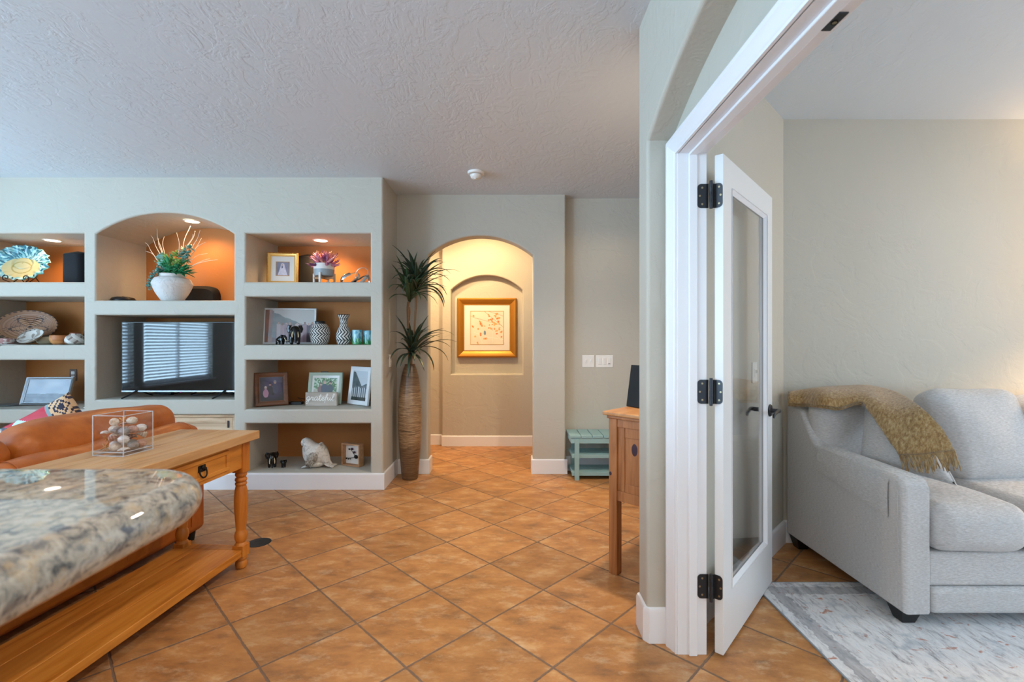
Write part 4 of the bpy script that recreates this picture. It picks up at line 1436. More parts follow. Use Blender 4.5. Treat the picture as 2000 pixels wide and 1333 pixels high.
# ---- bay beside the TV (right of it): top shelf
def im_bride(u, v):
    bg = mixc(rgb('#5B5A78'), rgb('#8A88A0'), min(1, max(0, .5 + .5 * nz(u, v, 1, 3))))
    wdt = .10 + .30 * (1 - v) ** 1.2
    if v < .88 and abs(u - .5) < wdt:
        if blob(u, v, .47, .80, .05, .06): return rgb('#B99C92')
        if abs(u - .47) < .05 and .55 < v < .72: return rgb('#4A4560')
        return mixc(rgb('#BFB6CC'), rgb('#E3DEE8'), .5 + .5 * nz(u, v, 2, 9))
    if blob(u, v, .48, .84, .09, .09): return rgb('#D8D2E0')
    return bg
frame('picture_frame', 'small beaded gilt frame with a wide mat and a bride photo on the upper shelf', Vector((P(551.5, 551, 4.37).x, 4.37, SH[1] + .002)), .272, .300, .034, M['goldl'], im_bride, math.radians(9), .05, .026, .048, .055, beads=.0135, lipmat=M['gold'])
def speaker(loc, label, w=.185, d=.17, h=.305, top='round'):
    t = thing('bookshelf_speaker', label, 'speaker', loc)
    m = MB()
    n = 40
    rows = []
    for k in range(n):
        a = 2 * PI * k / n
        c, s = math.cos(a), math.sin(a)
        x = w / 2 * math.copysign(abs(c) ** .55, c); y = d / 2 * math.copysign(abs(s) ** .75, s)
        rows.append((x, y))
    def ztop(x, y): return h - .018 * (x / (w / 2)) ** 2 - .03 * max(0, -y / (d / 2)) ** 2
    A = [m.v((x, y, .004)) for x, y in rows]; B = [m.v((x, y, ztop(x, y) - .006)) for x, y in rows]; C = [m.v((x * .95, y * .95, ztop(x, y))) for x, y in rows]
    for i in range(n):
        j = (i + 1) % n
        m.face((A[i], A[j], B[j], B[i])); m.face((B[i], B[j], C[j], C[i]))
    cc = m.v((0, 0, h)); bb_ = m.v((0, 0, .004))
    for i in range(n):
        j = (i + 1) % n
        m.face((C[i], C[j], cc)); m.face((A[j], A[i], bb_))
    m.build('grille', M['blackcloth'], t)
    b = MB(); b.rbox((0, .0, .002), (w * .9, d * .9, .004), .0015, 1); b.build('base', M['black'], t)
    return t
speaker(Vector((P(600, 551, 4.58).x, 4.595, SH[1])), 'black bookshelf speaker behind the pink flowers', .20, .16, .325)
speaker(Vector((P(146, 551, 4.36).x + .012, 4.38, SH[1])), 'black bookshelf speaker beside the turquoise plate', .19, .17, .315)
pt = thing('flower_pot', 'round two-tone grey pot of pink dried flowers on a low wooden stand', 'flower pot', Vector((P(633, 551, 4.36).x, 4.36, SH[1])))
m = MB()
m.lathe([(.050, .075), (.084, .080), (.090, .090), (.091, .140)], 40, capt=False)
m.build('pot', simple('grey_ribbed_glaze', '#8E979C', .35), pt)
MB().lathe([(.091, .140), (.0915, .188), (.089, .192), (.085, .188), (.083, .150), (.01, .150)], 40, capb=False).build('pot_rim', M['whiteclay'], pt)
for (x, y) in ((-.093, -.0), (.0, -.097), (.093, .0), (0, .097)):
    m = MB(); m.rbox((x, y, .052), (.018, .018, .104), .003, 2); m.build('stand_leg', M['whiteclay'] if x == 0 or x < 0 else M['lightwood'], pt)
m = MB(); m.box((-.095, -.009, .055), (.095, .009, .074), .002); m.box((-.009, -.095, .055), (.009, .095, .0735), .002); m.build('stand_cross', M['lightwood'], pt)
rng = random.Random(21)
PINKS = HX('#8C4A78', '#B66A88', '#D98C8C', '#E8A890', '#6E3560', '#C77A92')
fl = MB()
for k in range(64):
    az = rng.uniform(0, 2 * PI); el = rng.uniform(.05, 1.5)
    ln = rng.uniform(.10, .165) * (1 if el < 1.2 else .95)
    o = Vector((rng.uniform(-.05, .05), rng.uniform(-.05, .05), .17))
    d = Vector((math.cos(az) * math.cos(el), math.sin(az) * math.cos(el) * (.55 if math.sin(az) > 0 else 1), math.sin(el)))
    pts = [o + d * ln * q / 6 + Vector((0, 0, -.02 * (q / 6) ** 2)) for q in range(7)]
    c = PINKS[rng.randrange(6)]
    fl.col = c
    fl.tube(pts, [.002, .004, .011, .013, .011, .008, .002], 6)
    for q in range(2, 6):
        for z_ in range(4):
            dd = Vector((rng.uniform(-1, 1), rng.uniform(-1, 1), rng.uniform(-.3, 1))).normalized()
            a0_ = pts[q]; fl.tube([a0_, a0_ + (dd + d) * .012, a0_ + (dd + d * 1.6) * .017], [.003, .004, .0008], 4)
fl.build('dried_flowers', M['print'], pt, sharp=0)
kn_ = thing('knot_sculpture', 'silver and clear looped ribbon sculpture on the upper shelf', 'sculpture', Vector((P(702, 551, 4.36).x, 4.36, SH[1])))
m = MB()
pts = [Vector((-.085 + .10 * math.sin(t) * .8, .02 * math.sin(2 * t), .055 + .048 * math.cos(t) + .03 * math.sin(t))) for t in [2 * PI * q / 32 for q in range(33)]]
m.tube(pts, .018, 8, flat=(1, .25), up=(0, 1, 0)); m.build('ribbon_loop', M['chrome'], kn_)
m = MB()
pts = [Vector((.02 + .10 * math.cos(t) * .55 + .02 * math.sin(t), -.01 + .02 * math.sin(2 * t), .085 + .072 * math.sin(t))) for t in [2 * PI * q / 32 for q in range(33)]]
m.tube(pts, .016, 8, flat=(1, .25), up=(0, 1, 0)); m.build('ribbon_loop', simple('frosted_glass', '#C9CFD0', .15, 0, Alpha=.75), kn_)
m = MB()
m.tube([(-.06, -.01, .03), (0, -.03, .045), (.05, -.03, .075), (.085, -.01, .08), (.092, 0, .05), (.088, .0, .012)], [.010, .017, .018, .016, .010, .005], 8, flat=(.3, 1)); m.build('ribbon_tail', M['chrome'], kn_)
MB().rbox((-.0, 0, .006), (.15, .06, .012), .004, 2).build('base', M['bronze'], kn_)

# ---- second shelf
def im_wed(u, v):
    ridge = .92 - .62 * max(0, u - .18) - .03 * nz(u, 0, 3, 9)
    if u < .18: ridge = .98
    c = rgb('#C9C4C0') if v > ridge else mixc(rgb('#6E7676'), rgb('#8C9090'), .5 + .5 * nz(u, v, 5, 8))
    if v < .62 - .05 * nz(u, 0, 8, 7) and u > .22:
        k = int(u * 13); q = (k * 37) % 5
        top = .52 + .08 * ((k * 53) % 7) / 7
        f = (u * 13) % 1 - .5
        if v < top + .06 and abs(f) < .22 and v > top - .02: return HX('#B98E7E', '#8E6A60', '#C9A698')[k % 3]
        if v < top: return HX('#A4848C', '#C8B4B8', '#4A3A48', '#B99AA2', '#8A6A74')[q]
    if u < .14: return mixc(rgb('#B8765A'), rgb('#7E6A66'), .5 + .5 * nz(u, v, 9, 8))
    if v < .14: return rgb('#7A5560')
    return c
frame('picture_frame', 'wide pale frame with a wedding group photo behind the ebony elephants', Vector((P(566, 672, 4.47).x, 4.46, SH[2] + .002)), .475, .345, .018, M['white_wood'], im_wed, math.radians(10), .10, .018, mat_w=0, nx=90)
def elephant(loc, s, rotz, label, group, tusk=True, walk=0.0):
    t = thing('elephant_figurine', label, 'figurine', loc, rotz, group)
    V = [(-.26, 0, .60), (0, 0, .62), (.24, 0, .64), (.42, 0, .78), (.55, 0, .70), (.63, 0, .52), (.655, 0, .30), (.66 + .06, 0, .10)]
    E = [(0, 1), (1, 2), (2, 3), (3, 4), (4, 5), (5, 6), (6, 7)]
    R = [.22, .26, .24, .18, .14, .075, .052, .035]
    for (x, sg, w_, b0) in ((-.27, 1, walk, 0), (-.27, -1, -walk, 0), (.24, 1, -walk, 2), (.24, -1, walk, 2)):
        i = len(V); V += [(x, sg * .14, .36), (x + w_, sg * .145, .16), (x + w_ * 1.3, sg * .145, .02)]
        E += [(b0, i), (i, i + 1), (i + 1, i + 2)]; R += [.11, .082, .085]
    i = len(V); V += [(-.50, 0, .52), (-.53, 0, .34)]; E += [(0, i), (i, i + 1)]; R += [.03, .02]
    me = skin_mesh([Vector(v) * s for v in V], E, [r * s for r in R], 2)
    zmin = min(v.co.z for v in me.vertices)
    m = MB(); m.add_mesh(me, trans(0, 0, -zmin)); bpy.data.meshes.remove(me)
    m.build('body', M['blackwood'], t, sharp=0)
    for sg in (1, -1):
        e = MB()
        out = [Vector((.40, sg * .13, .90)), Vector((.30, sg * .30, .92)), Vector((.25, sg * .36, .74)), Vector((.30, sg * .30, .56)), Vector((.37, sg * .16, .55))]
        c = Vector((.34, sg * .22, .74))
        rows = [[(c + (p - c) * f + Vector((.03 * (1 - f), 0, 0))) * s for p in out] for f in (.05, .5, .85, 1)]
        e.sheet(rows, .02 * s); e.build('ear', M['blackwood'], t, sharp=0)
        if tusk:
            k = MB(); k.tube([Vector((.52, sg * .10, .60)) * s, Vector((.62, sg * .13, .46)) * s, Vector((.74, sg * .13, .36)) * s, Vector((.86, sg * .11, .35)) * s], [.032 * s, .03 * s, .024 * s, .008 * s], 8)
            k.build('tusk', M['ivory'], t)
    return t
elephant(Vector((P(548, 673, 4.30).x, 4.30, SH[2])), .098, math.radians(-15), 'small black elephant figurine with pale tusk walking beside the taller elephant', None, True, .05)
elephant(Vector((P(573, 673, 4.24).x, 4.27, SH[2])), .190, math.radians(-64), 'tall black elephant figurine with pale tusks facing out before the wedding photo', None)
BLK, WHT = rgb('#1A1A1C'), rgb('#DAD7D2')
def chevron(nb, zmax, rows):
    def f(a, z, j):
        zz = z / zmax * rows
        r = int(zz); fz = zz - r
        if fz < .07: return BLK
        s = 1 if r % 2 else -1
        q = (a * nb + s * fz * 1.15) % 1
        return WHT if q < .52 else BLK
    return f
def lathe_curve(ctrl, n):
    out = []
    for i in range(len(ctrl) - 1):
        p = [Vector((*ctrl[max(0, min(len(ctrl) - 1, i + d))], 0)) for d in (-1, 0, 1, 2)]
        for q in range(n):
            c = cat(*p, q / n); out.append((max(.0005, c.x), c.y))
    out.append(ctrl[-1]); return out
v1 = thing('chevron_jar', 'squat black and white chevron jar with dark rim on the second shelf', 'vase', Vector((P(624, 673, 4.33).x, 4.34, SH[2])))
pr = lathe_curve([(.060, 0), (.078, .03), (.0885, .085), (.088, .125), (.074, .165), (.055, .190)], 14)
MB().lathe(pr, 160, colf=chevron(20, .19, 6)).build('jar_body', M['print'], v1, sharp=0)
MB().lathe([(.052, .188), (.043, .192), (.042, .206), (.046, .214), (.040, .216), (.034, .21), (.034, .19)], 32, capt=False).build('jar_rim', M['black'], v1)
v2 = thing('chevron_vase', 'slim necked black and white chevron vase beside the squat jar', 'vase', Vector((P(670.5, 673, 4.33).x, 4.34, SH[2])))
pr = lathe_curve([(.050, 0), (.060, .025), (.067, .075), (.060, .118), (.040, .165), (.033, .195), (.036, .225), (.047, .262), (.056, .272)], 10)
MB().lathe(pr, 140, colf=chevron(13, .272, 7), capt=False).build('vase_body', M['print'], v2, sharp=0)
MB().lathe([(.056, .271), (.0575, .275), (.052, .277), (.046, .262), (.034, .22)], 32, capb=False, capt=False).build('vase_rim', M['black'], v2)
CG = HX('#8FC0CC', '#4F93A8', '#2C7A4A', '#3E9A58', '#B8DDE2', '#275F86')
def candle(px, Y0, h, label, seed):
    t = thing('candle_holder', label, 'candle holder', Vector((P(px, 673, Y0).x, Y0, SH[2])))
    rng = random.Random(seed)
    ph = [rng.random() * 6 for _ in range(30)]
    def f(a, z, j):
        top = .35 + .28 * math.sin(a * 40 + ph[0]) * math.sin(a * 93 + ph[1]) + .15 * nz(a * 9, z * 40, seed, 1)
        q = z / h
        if q < top: return CG[2] if nz(a * 30, z * 60, seed) > 0 else CG[3]
        return CG[0] if nz(a * 14, z * 30, seed + 3) > -.1 else CG[1]
    MB().lathe([(.043, 0), (.045, .004)] + [(.045, .004 + (h - .008) * k / 20) for k in range(1, 21)] + [(.043, h), (.040, h - .003), (.040, .02)], 72, colf=f, capt=False).build('glass_cup', M['print_gloss'], t, sharp=60)
    MB().lathe([(.030, .0), (.031, .06), (.028, .063)], 24, trans(0, 0, .012)).build('candle', M['whiteclay'], t)
M['print_gloss'] = print_mat('glossy_colour_print', .12)
candle(698, 4.34, .134, 'blue green glass candle cup standing by the chevron vase', 1)
candle(719, 4.38, .130, 'green streaked glass candle cup against the niche side wall', 2)

# ---- third shelf
def im_family(u, v):
    for a in ((.25, .56, .9, '#D9CBC4', '#C99A8A', '#B98AA8'), (.44, .70, .95, '#2A1E22', '#C49286', '#2C2838'), (.66, .78, 1.05, '#9A8A86', '#C89A86', '#4A4A68'), (.56, .62, .85, '#241C20', '#C09086', '#14121E')):
        c = person(u, v, a[0], a[1], a[2], rgb(a[3]), rgb(a[4]), rgb(a[5]))
        if c: return c
    d = math.hypot(u - .55, v - .6)
    return mixc(rgb('#5B4E82'), rgb('#191426'), min(1, d * 1.7))
frame('picture_frame', 'dark walnut frame with a family portrait at the end of the third shelf', Vector((-2.197, 4.312, SH[3] + .006)), .280, .305, .044, M['brownframe'], im_family, math.radians(36), .15, .03)
def im_garden(u, v):
    for a in ((.46, .78, 1.15, '#B89A88', '#CFA08C', '#27304E'), (.70, .76, 1.15, '#2A2622', '#CDA08E', '#2B3442'), (.30, .70, 1.0, '#5A3C2C', '#C99C88', '#7A4E48'), (.57, .52, .95, '#3A2A24', '#D0A898', '#D8D2C8')):
        c = person(u, v, a[0], a[1], a[2], rgb(a[3]), rgb(a[4]), rgb(a[5]))
        if c: return c
    if v < .22: return rgb('#B9AC98') if u < .4 else rgb('#5C7A4C')
    if u < .24 and v < .45: return rgb('#B5A894')
    n = nz(u, v, 4, 14)
    return rgb('#3E6E34') if n > .05 else (rgb('#86A878') if n > -.2 else rgb('#C9D2C0'))
frame('picture_frame', 'sage green frame with an outdoor family photo behind the grateful block', Vector((P(632, 792, 4.42).x, 4.43, SH[3] + .003)), .325, .300, .030, M['sage'], im_garden, math.radians(-3), .16, .022, .022)
gb = thing('word_block', 'whitewashed wooden block sign lettered grateful', 'sign', Vector((P(629, 793, 4.34).x - .008, 4.335, SH[3])), math.radians(-2))
MB().rbox((0, .0175, .062), (.292, .035, .124), .0025, 2).build('block', M['greywash'], gb)
GL = {'g': [[(.62, .50), (.40, .62), (.16, .48), (.14, .22), (.34, .08), (.58, .22), (.66, .58), (.58, .0), (.44, -.40), (.16, -.46), (.08, -.26), (.40, -.02), (.78, .14)]],
      'r': [[(.0, .14), (.18, .44), (.24, .60), (.30, .48), (.52, .50), (.46, .18), (.54, .02), (.74, .14)]],
      'a': [[(.66, .48), (.42, .60), (.16, .44), (.12, .16), (.30, .02), (.54, .18), (.68, .54), (.62, .18), (.70, .02), (.92, .16)]],
      't': [[(.0, .14), (.18, .50), (.30, 1.04), (.24, .4), (.26, .06), (.42, .0), (.62, .16)], [(.02, .70), (.56, .74)]],
      'e': [[(.0, .16), (.30, .26), (.46, .46), (.34, .60), (.16, .44), (.16, .14), (.36, .0), (.66, .16)]],
      'f': [[(.0, .14), (.30, .50), (.44, .92), (.34, 1.06), (.24, .80), (.20, .2), (.16, -.38)], [(.02, .50), (.52, .54)]],
      'u': [[(.0, .16), (.14, .54), (.14, .18), (.28, .02), (.48, .20), (.58, .54), (.56, .14), (.68, .02), (.86, .16)]],
      'l': [[(.0, .16), (.32, .62), (.40, .98), (.28, 1.06), (.18, .74), (.16, .20), (.30, .0), (.56, .18)]]}
ADV = {'g': .74, 'r': .66, 'a': .84, 't': .52, 'e': .58, 'f': .46, 'u': .78, 'l': .5}
x = 0; word = 'grateful'; tot = sum(ADV[c] for c in word)
sc = .262 / tot; lt = MB()
for ch in word:
    for stroke in GL[ch]:
        pts = [Vector(((x + a + .22 * (b_ - .3)) * sc - .138, -.0012, .050 + b_ * sc * 1.12)) for a, b_ in stroke]
        if len(pts) > 2:
            q_ = []
            for i in range(len(pts) - 1):
                pp_ = [pts[max(0, min(len(pts) - 1, i + d))] for d in (-1, 0, 1, 2)]
                q_ += [cat(*pp_, k / 5) for k in range(5)]
            pts = q_ + [pts[-1]]
        lt.tube(pts, .0036, 6, flat=(1, .5), up=(0, 0, 1))
    x += ADV[ch]
lt.build('lettering', simple('white_lettering', '#F2EFEA', .6), gb, sharp=0)
def im_group(u, v):
    r1 = .96 - .95 * max(0, u - .12) if u < .62 else .49 + .30 * (u - .62)
    if v > r1: return rgb('#D3DADF')
    if v < .50:
        k = int(u * 15); top = .40 + .07 * ((k * 29) % 7) / 7; f = (u * 15) % 1 - .5
        if v < .12: return rgb('#3A4440')
        if abs(f) < .2 and top < v < top + .05: return rgb('#8C8C8E')
        if v < top: return HX('#C9CED0', '#6A7074', '#DDE0E0', '#4A5052')[(k * 7) % 4]
    return mixc(rgb('#4C585C'), rgb('#6C7A7C'), .5 + .5 * nz(u, v, 6, 9))
frame('picture_frame', 'white frame with a mountain group photo leaning toward the niche side wall', Vector((P(697, 790, 4.40).x + .012, 4.385, SH[3] + .004)), .30, .355, .040, M['white_wood'], im_group, math.radians(-36), .13, .024)
rc = thing('media_box', 'small flat black box with a thin cable on the third shelf', 'device', Vector((P(575, 789, 4.42).x, 4.45, SH[3])), math.radians(4))
MB().rbox((0, 0, .012), (.125, .06, .024), .004, 2).build('case', M['black'], rc)
m = MB(); m.tube([(.02, .03, .012), (.03, .06, .03), (-.02, .10, .05), (.05, .14, .03), (.12, .16, .006), (.16, .17, .004)], .0022, 6); m.build('cable', M['black'], rc)

# ---- bottom shelf
elephant(Vector((P(529, 915, 4.30).x, 4.32, SH[4])), .158, math.radians(-62), 'black elephant figurine with pale tusks facing out on the bottom shelf', None)
elephant(Vector((P(554, 913, 4.30).x, 4.30, SH[4])), .080, math.radians(-66), 'tiny plain black elephant figurine next to the bottom shelf elephant', None, False)
bd = thing('bird_sculpture', 'white weathered ceramic bird with bowed head on the bottom shelf', 'sculpture', Vector((P(612, 914, 4.30).x, 4.31, SH[4])), math.radians(0))
V = [(.01, 0, .10), (-.035, 0, .145), (.03, 0, .175), (-.005, 0, .215), (-.045, 0, .238), (-.075, 0, .220), (.085, 0, .085), (.135, 0, .04)]
def birdmesh():
    m = MB()
    path = [(.168, 0, .018), (.132, 0, .044), (.098, 0, .078), (.064, 0, .104), (.028, 0, .120), (-.008, 0, .142), (-.036, 0, .178), (-.056, 0, .214), (-.075, 0, .226), (-.090, 0, .212), (-.098, 0, .193)]
    rad = [.012, .030, .056, .082, .097, .092, .070, .052, .044, .034, .014]
    flat = [(.8, 1.2), (.9, 1.1), (1, 1), (1.12, .95), (1.2, .92), (1.15, .92), (1.05, .95), (.95, .95), (.95, .95), (.9, .9), (.9, .9)]
    pv3 = [Vector(p) for p in path]
    P_, R_, F_ = [], [], []
    for i in range(len(path) - 1):
        idx = [max(0, min(len(path) - 1, i + d)) for d in (-1, 0, 1, 2)]
        for q in range(4):
            t = q / 4
            P_.append(cat(*[pv3[k] for k in idx], t))
            R_.append(rad[i] * (1 - t) + rad[i + 1] * t)
            F_.append(tuple(flat[i][k] * (1 - t) + flat[i + 1][k] * t for k in (0, 1)))
    P_.append(pv3[-1]); R_.append(rad[-1]); F_.append(flat[-1])
    m.tube(P_, R_, 24, flat=F_, up=(1, 0, 1))
    return m
BODY = NT('weathered_white_ceramic'); vv = BODY.coord('Object')
BODY.base(BODY.ramp(BODY.noise(vv, 26, 6, .7, .5), [(.33, rgb('#7E766C')), (.47, rgb('#CFC9C1')), (.7, rgb('#E3DFD9'))])); BODY.set(Roughness=.55)
BODY.bump(BODY.noise(vv, 60, 4, .7), .3, .004)
WING = NT('grey_brown_feather_relief'); vv = WING.coord('Object')
WING.base(WING.ramp(WING.noise(vv, 55, 5, .7, .8), [(.36, rgb('#6A5E52')), (.52, rgb('#A39A8E')), (.68, rgb('#D2CCC4'))])); WING.set(Roughness=.6)
WING.bump(WING.noise(vv, 90, 4, .7), .5, .006)
birdmesh().build('body', BODY.m, bd, sharp=0)
m = MB(); m.tube([(-.090, 0, .212), (-.098, 0, .200), (-.100, 0, .186)], [.012, .008, .002], 8); m.build('beak', simple('beak_grey', '#B5A79A', .5), bd)
for sg in (-1, 1):
    m = MB(); m.ell((-.076, sg * .034, .226), (.007, .005, .005), 10, 8); m.build('eye', M['black'], bd)
    m = MB()
    Mw = trans(.018, sg * .076, .098) @ rotm('Y', math.radians(28)) @ rotm('X', sg * .10)
    m.ell((0, 0, 0), (.046, .032, .062), 24, 14, M=Mw)
    for q in range(5):
        a = (q - 2) / 2
        m.tube([Mw @ Vector((a * .026, sg * .024, -.02)), Mw @ Vector((a * .030 + .004, sg * .022, -.055)), Mw @ Vector((a * .020 + .012, sg * .010, -.082))], [.008, .010, .004], 8, flat=(1, .6), up=(0, 1, 0))
    m.build('wing', WING.m, bd, sharp=0)
m = MB()
for q in range(6):
    a = (q - 2.5) / 2.5
    m.tube([(.085, a * .02, .055), (.14, a * .040, .024), (.195, a * .056, .012)], [.016, .016, .010], 8, flat=(.4, 1), up=(0, 0, 1))
m.build('tail', BODY.m, bd, sharp=0)
m = MB()
for sg in (-1, 1):
    for q in (-1, 0, 1): m.tube([(-.03, sg * .04, .02), (-.065, sg * (.04) + q * .014, .014), (-.085, sg * .04 + q * .020, .006)], [.014, .009, .005], 6)
m.ell((.02, 0, .035), (.085, .07, .035), 20, 10)
m.build('feet_base', BODY.m, bd, sharp=0)
def im_wire(u, v):
    return rgb('#E2E2E4')
sb = thing('shadow_box', 'small wooden box frame with a dark wire bird on a twig', 'picture frame', Vector((P(684, 911, 4.33).x, 4.33, SH[4] + .0)), math.radians(-22))
m = MB(); w_, d_ = .205, .062
m.box((-w_ / 2, 0, 0), (w_ / 2, d_, .012), .0015); m.box((-w_ / 2, 0, w_ - .012), (w_ / 2, d_, w_), .0015)
m.box((-w_ / 2, .0002, .0115), (-w_ / 2 + .012, d_ - .0002, w_ - .0115), .0015); m.box((w_ / 2 - .012, .0002, .0115), (w_ / 2, d_ - .0002, w_ - .0115), .0015)
m.build('box_frame', M['lightwood'], sb)
m = MB(); m.box((-w_ / 2 + .011, d_ - .014, .011), (w_ / 2 - .011, d_ - .008, w_ - .011), .0005); m.build('back_board', M['matboard'], sb)
yb = d_ - .020
m = MB()
m.tube([(w_ / 2 - .012, yb, .075), (.03, yb, .078), (-.02, yb, .066), (-.05, yb, .060), (-.075, yb, .062)], .0022, 6)
m.tube([(.03, yb, .08), (.0, yb, .11), (-.03, yb, .145)], .0024, 6); m.build('twig', M['iron'], sb)
for (x_, z_, r) in ((-.045, .146, .009), (-.012, .150, .014), (.014, .122, .013), (-.078, .058, .009), (-.055, .053, .007), (-.032, .055, .006)):
    m = MB(); m.ell((x_, yb - .003, z_), (r * 1.2, .003, r * .8), 12, 8); m.build('wire_leaf', simple('aubergine_metal', '#4A3446', .45, .5) if r > .01 else M['iron'], sb)
m = MB()
for q in range(5):
    m.tube([(.035 + (.020 - q * .0035) * math.cos(t), yb - .006 - q * .001, .082 + (.017 - q * .003) * math.sin(t)) for t in [2 * PI * k / 20 for k in range(21)]], .0018, 6)
m.ell((.035, yb - .004, .082), (.014, .004, .012), 12, 8); m.build('wire_bird', M['iron'], sb)

# ---- centre bay: vase with greenery, speaker, small black dome
cv_ = thing('flower_vase', 'round white embossed vase of greenery and curly pale twigs in the arched niche', 'vase', Vector((P(337.5, 587, 4.34).x, 4.335, SHC)))
RELIEF = NT('white_relief_ceramic'); vv = RELIEF.coord('Object'); RELIEF.base(rgb('#DDDAD8')); RELIEF.set(Roughness=.5)
RELIEF.bump(RELIEF.ramp(RELIEF.noise(vv, 22, 4, .6, 1.0), [(.48, (0, 0, 0)), (.62, (1, 1, 1))]), .45, .008)
pr = lathe_curve([(.070, 0), (.086, .012), (.130, .085), (.157, .150), (.158, .175), (.138, .212), (.106, .228), (.101, .240), (.112, .252), (.107, .256)], 8)
MB().lathe(pr, 64, capt=False).build('vase', RELIEF.m, cv_, sharp=0)
MB().lathe([(.107, .256), (.096, .244), (.092, .225), (.01, .22)], 48, capb=False, capt=False).build('vase_mouth', M['whiteclay'], cv_)
vo = Vector((P(337.5, 587, 4.34).x, 4.335, SHC))
def vp(px, py, Y0=4.36): return P(px, py, Y0) - vo
rng = random.Random(5)
tw = MB()
ends = [(303, 446), (292, 460), (281, 474), (286, 491), (310, 466), (348, 455), (369, 441), (383, 452), (376, 458), (394, 450), (397, 466), (399, 473), (403, 495), (414, 506), (427, 508), (320, 462), (388, 470)]
for (ex, ey) in ends:
    right = ex > 345
    b0 = Vector((.05 if right else -.05, rng.uniform(-.03, .03), .22))
    e = vp(ex, ey, 4.36 + rng.uniform(-.05, .05))
    pts = []
    ph = rng.uniform(0, 6)
    for q in range(15):
        t = q / 14
        p = b0.lerp(e, t); p.z += .05 * math.sin(t * PI) * (1 if abs(ex - 340) > 30 else .2)
        p.x += .010 * math.sin(t * 9 + ph) * t; p.y += .01 * math.cos(t * 8 + ph) * t
        pts.append(p)
    tw.tube(pts, [.0042 - .0026 * q / 14 for q in range(15)], 6)
tw.build('curly_twigs', M['twig'], cv_, sharp=0)
def leafblade(mb, o, d, ln, wd, bend=.5, cup=.2):
    o, d = Vector(o), Vector(d).normalized()
    s = d.cross(Z); s = s.normalized() if s.length > .05 else X.copy()
    rows = []; p = o.copy(); n = 6
    for i in range(n + 1):
        t = i / n
        w = wd * math.sin(PI * min(1, .06 + t * .93)) ** .8 * .5 + .0004
        up = s.cross(d)
        rows.append([p + s * w + up * w * cup, p, p - s * w + up * w * cup])
        d = (d + Vector((0, 0, -bend / n))).normalized(); p = p + d * ln / n
    mb.sheet(rows, .0009)
m = MB()
for k in range(26):
    az = rng.uniform(-.9, .9); 
    leafblade(m, (.05 + rng.uniform(-.02, .03), rng.uniform(-.05, .03), .235 + rng.uniform(0, .06)), (math.cos(az) * .9, -abs(math.sin(az)) * .5, rng.uniform(-.1, .8)), rng.uniform(.12, .20), .032, rng.uniform(.2, .9))
for k in range(16):
    leafblade(m, (rng.uniform(-.07, .05), rng.uniform(-.06, .02), .25), (rng.uniform(-.6, .3), rng.uniform(-.6, .1), 1), rng.uniform(.12, .22), .036, .3)
m.build('long_leaves', M['green1'], cv_, sharp=0)
def rosettes(name, mat, cs, r, n):
    m = MB()
    for c in cs:
        for k in range(n):
            d = Vector((rng.uniform(-1, 1), rng.uniform(-1, .5), rng.uniform(-.4, 1))).normalized()
            leafblade(m, Vector(c) + d * r * .2, d, r * rng.uniform(.8, 1.1), r * .55, .3)
    m.build(name, mat, cv_, sharp=0)
rosettes('pale_blossom_foliage', M['green2'], [vp(x_, y_, 4.29) for x_, y_ in ((325, 506), (338, 509), (346, 517), (331, 515), (352, 514), (320, 512), (345, 498))], .040, 26)
rosettes('succulent_foliage', M['green3'], [vp(x_, y_, 4.30) for x_, y_ in ((357, 500), (364, 507), (358, 491), (366, 496), (371, 486), (317, 502), (313, 516), (322, 528), (309, 530))], .040, 22)
rosettes('deep_green_foliage', M['green1'], [vp(x_, y_, 4.27) for x_, y_ in ((327, 523), (336, 527), (342, 532), (331, 531), (348, 524), (319, 519), (316, 534))], .038, 24)
rosettes('trailing_foliage', M['green3'], [vp(x_, y_, 4.24) for x_, y_ in ((306, 533), (301, 538), (297, 544), (294, 550), (292, 556), (291, 562))], .030, 18)
m = MB()
for (x_, y_) in ((313, 502), (314, 514), (318, 509)):
    m.ell(vp(x_, y_, 4.27), (.036, .006, .022), 16, 8)
m.build('round_eucalyptus_leaves', M['green3'], cv_, sharp=0)
cs = thing('center_speaker', 'black rounded centre speaker partly behind the white vase', 'speaker', Vector((P(388, 587, 4.62).x - .02, 4.615, SHC)))
m = MB()
rows = []
for i in range(21):
    a = PI * i / 20
    r = []
    for j in range(9):
        b_ = j / 8
        wx = .205 * math.copysign(abs(math.cos(a)) ** .45, math.cos(a)); zz = .183 * max(0, math.sin(a)) ** .42
        k = 1 - .22 * (1 - b_) ** 2
        r.append(Vector((wx * (1 - .10 * abs(b_ - .3)), -.055 + .135 * b_, zz * (.82 + .18 * min(1, b_ * 2.2)))))
    rows.append(r)
m.sheet(rows)
for j in (0, 8): m.face([m.v(r[j]) for r in rows], False)
m.build('cabinet', M['blackcloth'], cs, sharp=50)
m = MB(); m.rbox((0, .0, .003), (.36, .12, .006), .002, 1); m.build('base', M['black'], cs)
dm = thing('dome_device', 'low black domed device on the shelf above the television', 'device', Vector((P(239, 587, 4.32).x, 4.33, SHC)))
MB().lathe([(.080, 0), (.092, .006), (.094, .020), (.082, .038), (.05, .047), (.001, .049)], 40).build('dome', M['black'], dm)
MB().lathe([(.012, .0488), (.011, .0515), (.001, .052)], 20, capb=False).build('top_button', M['bronze'], dm)

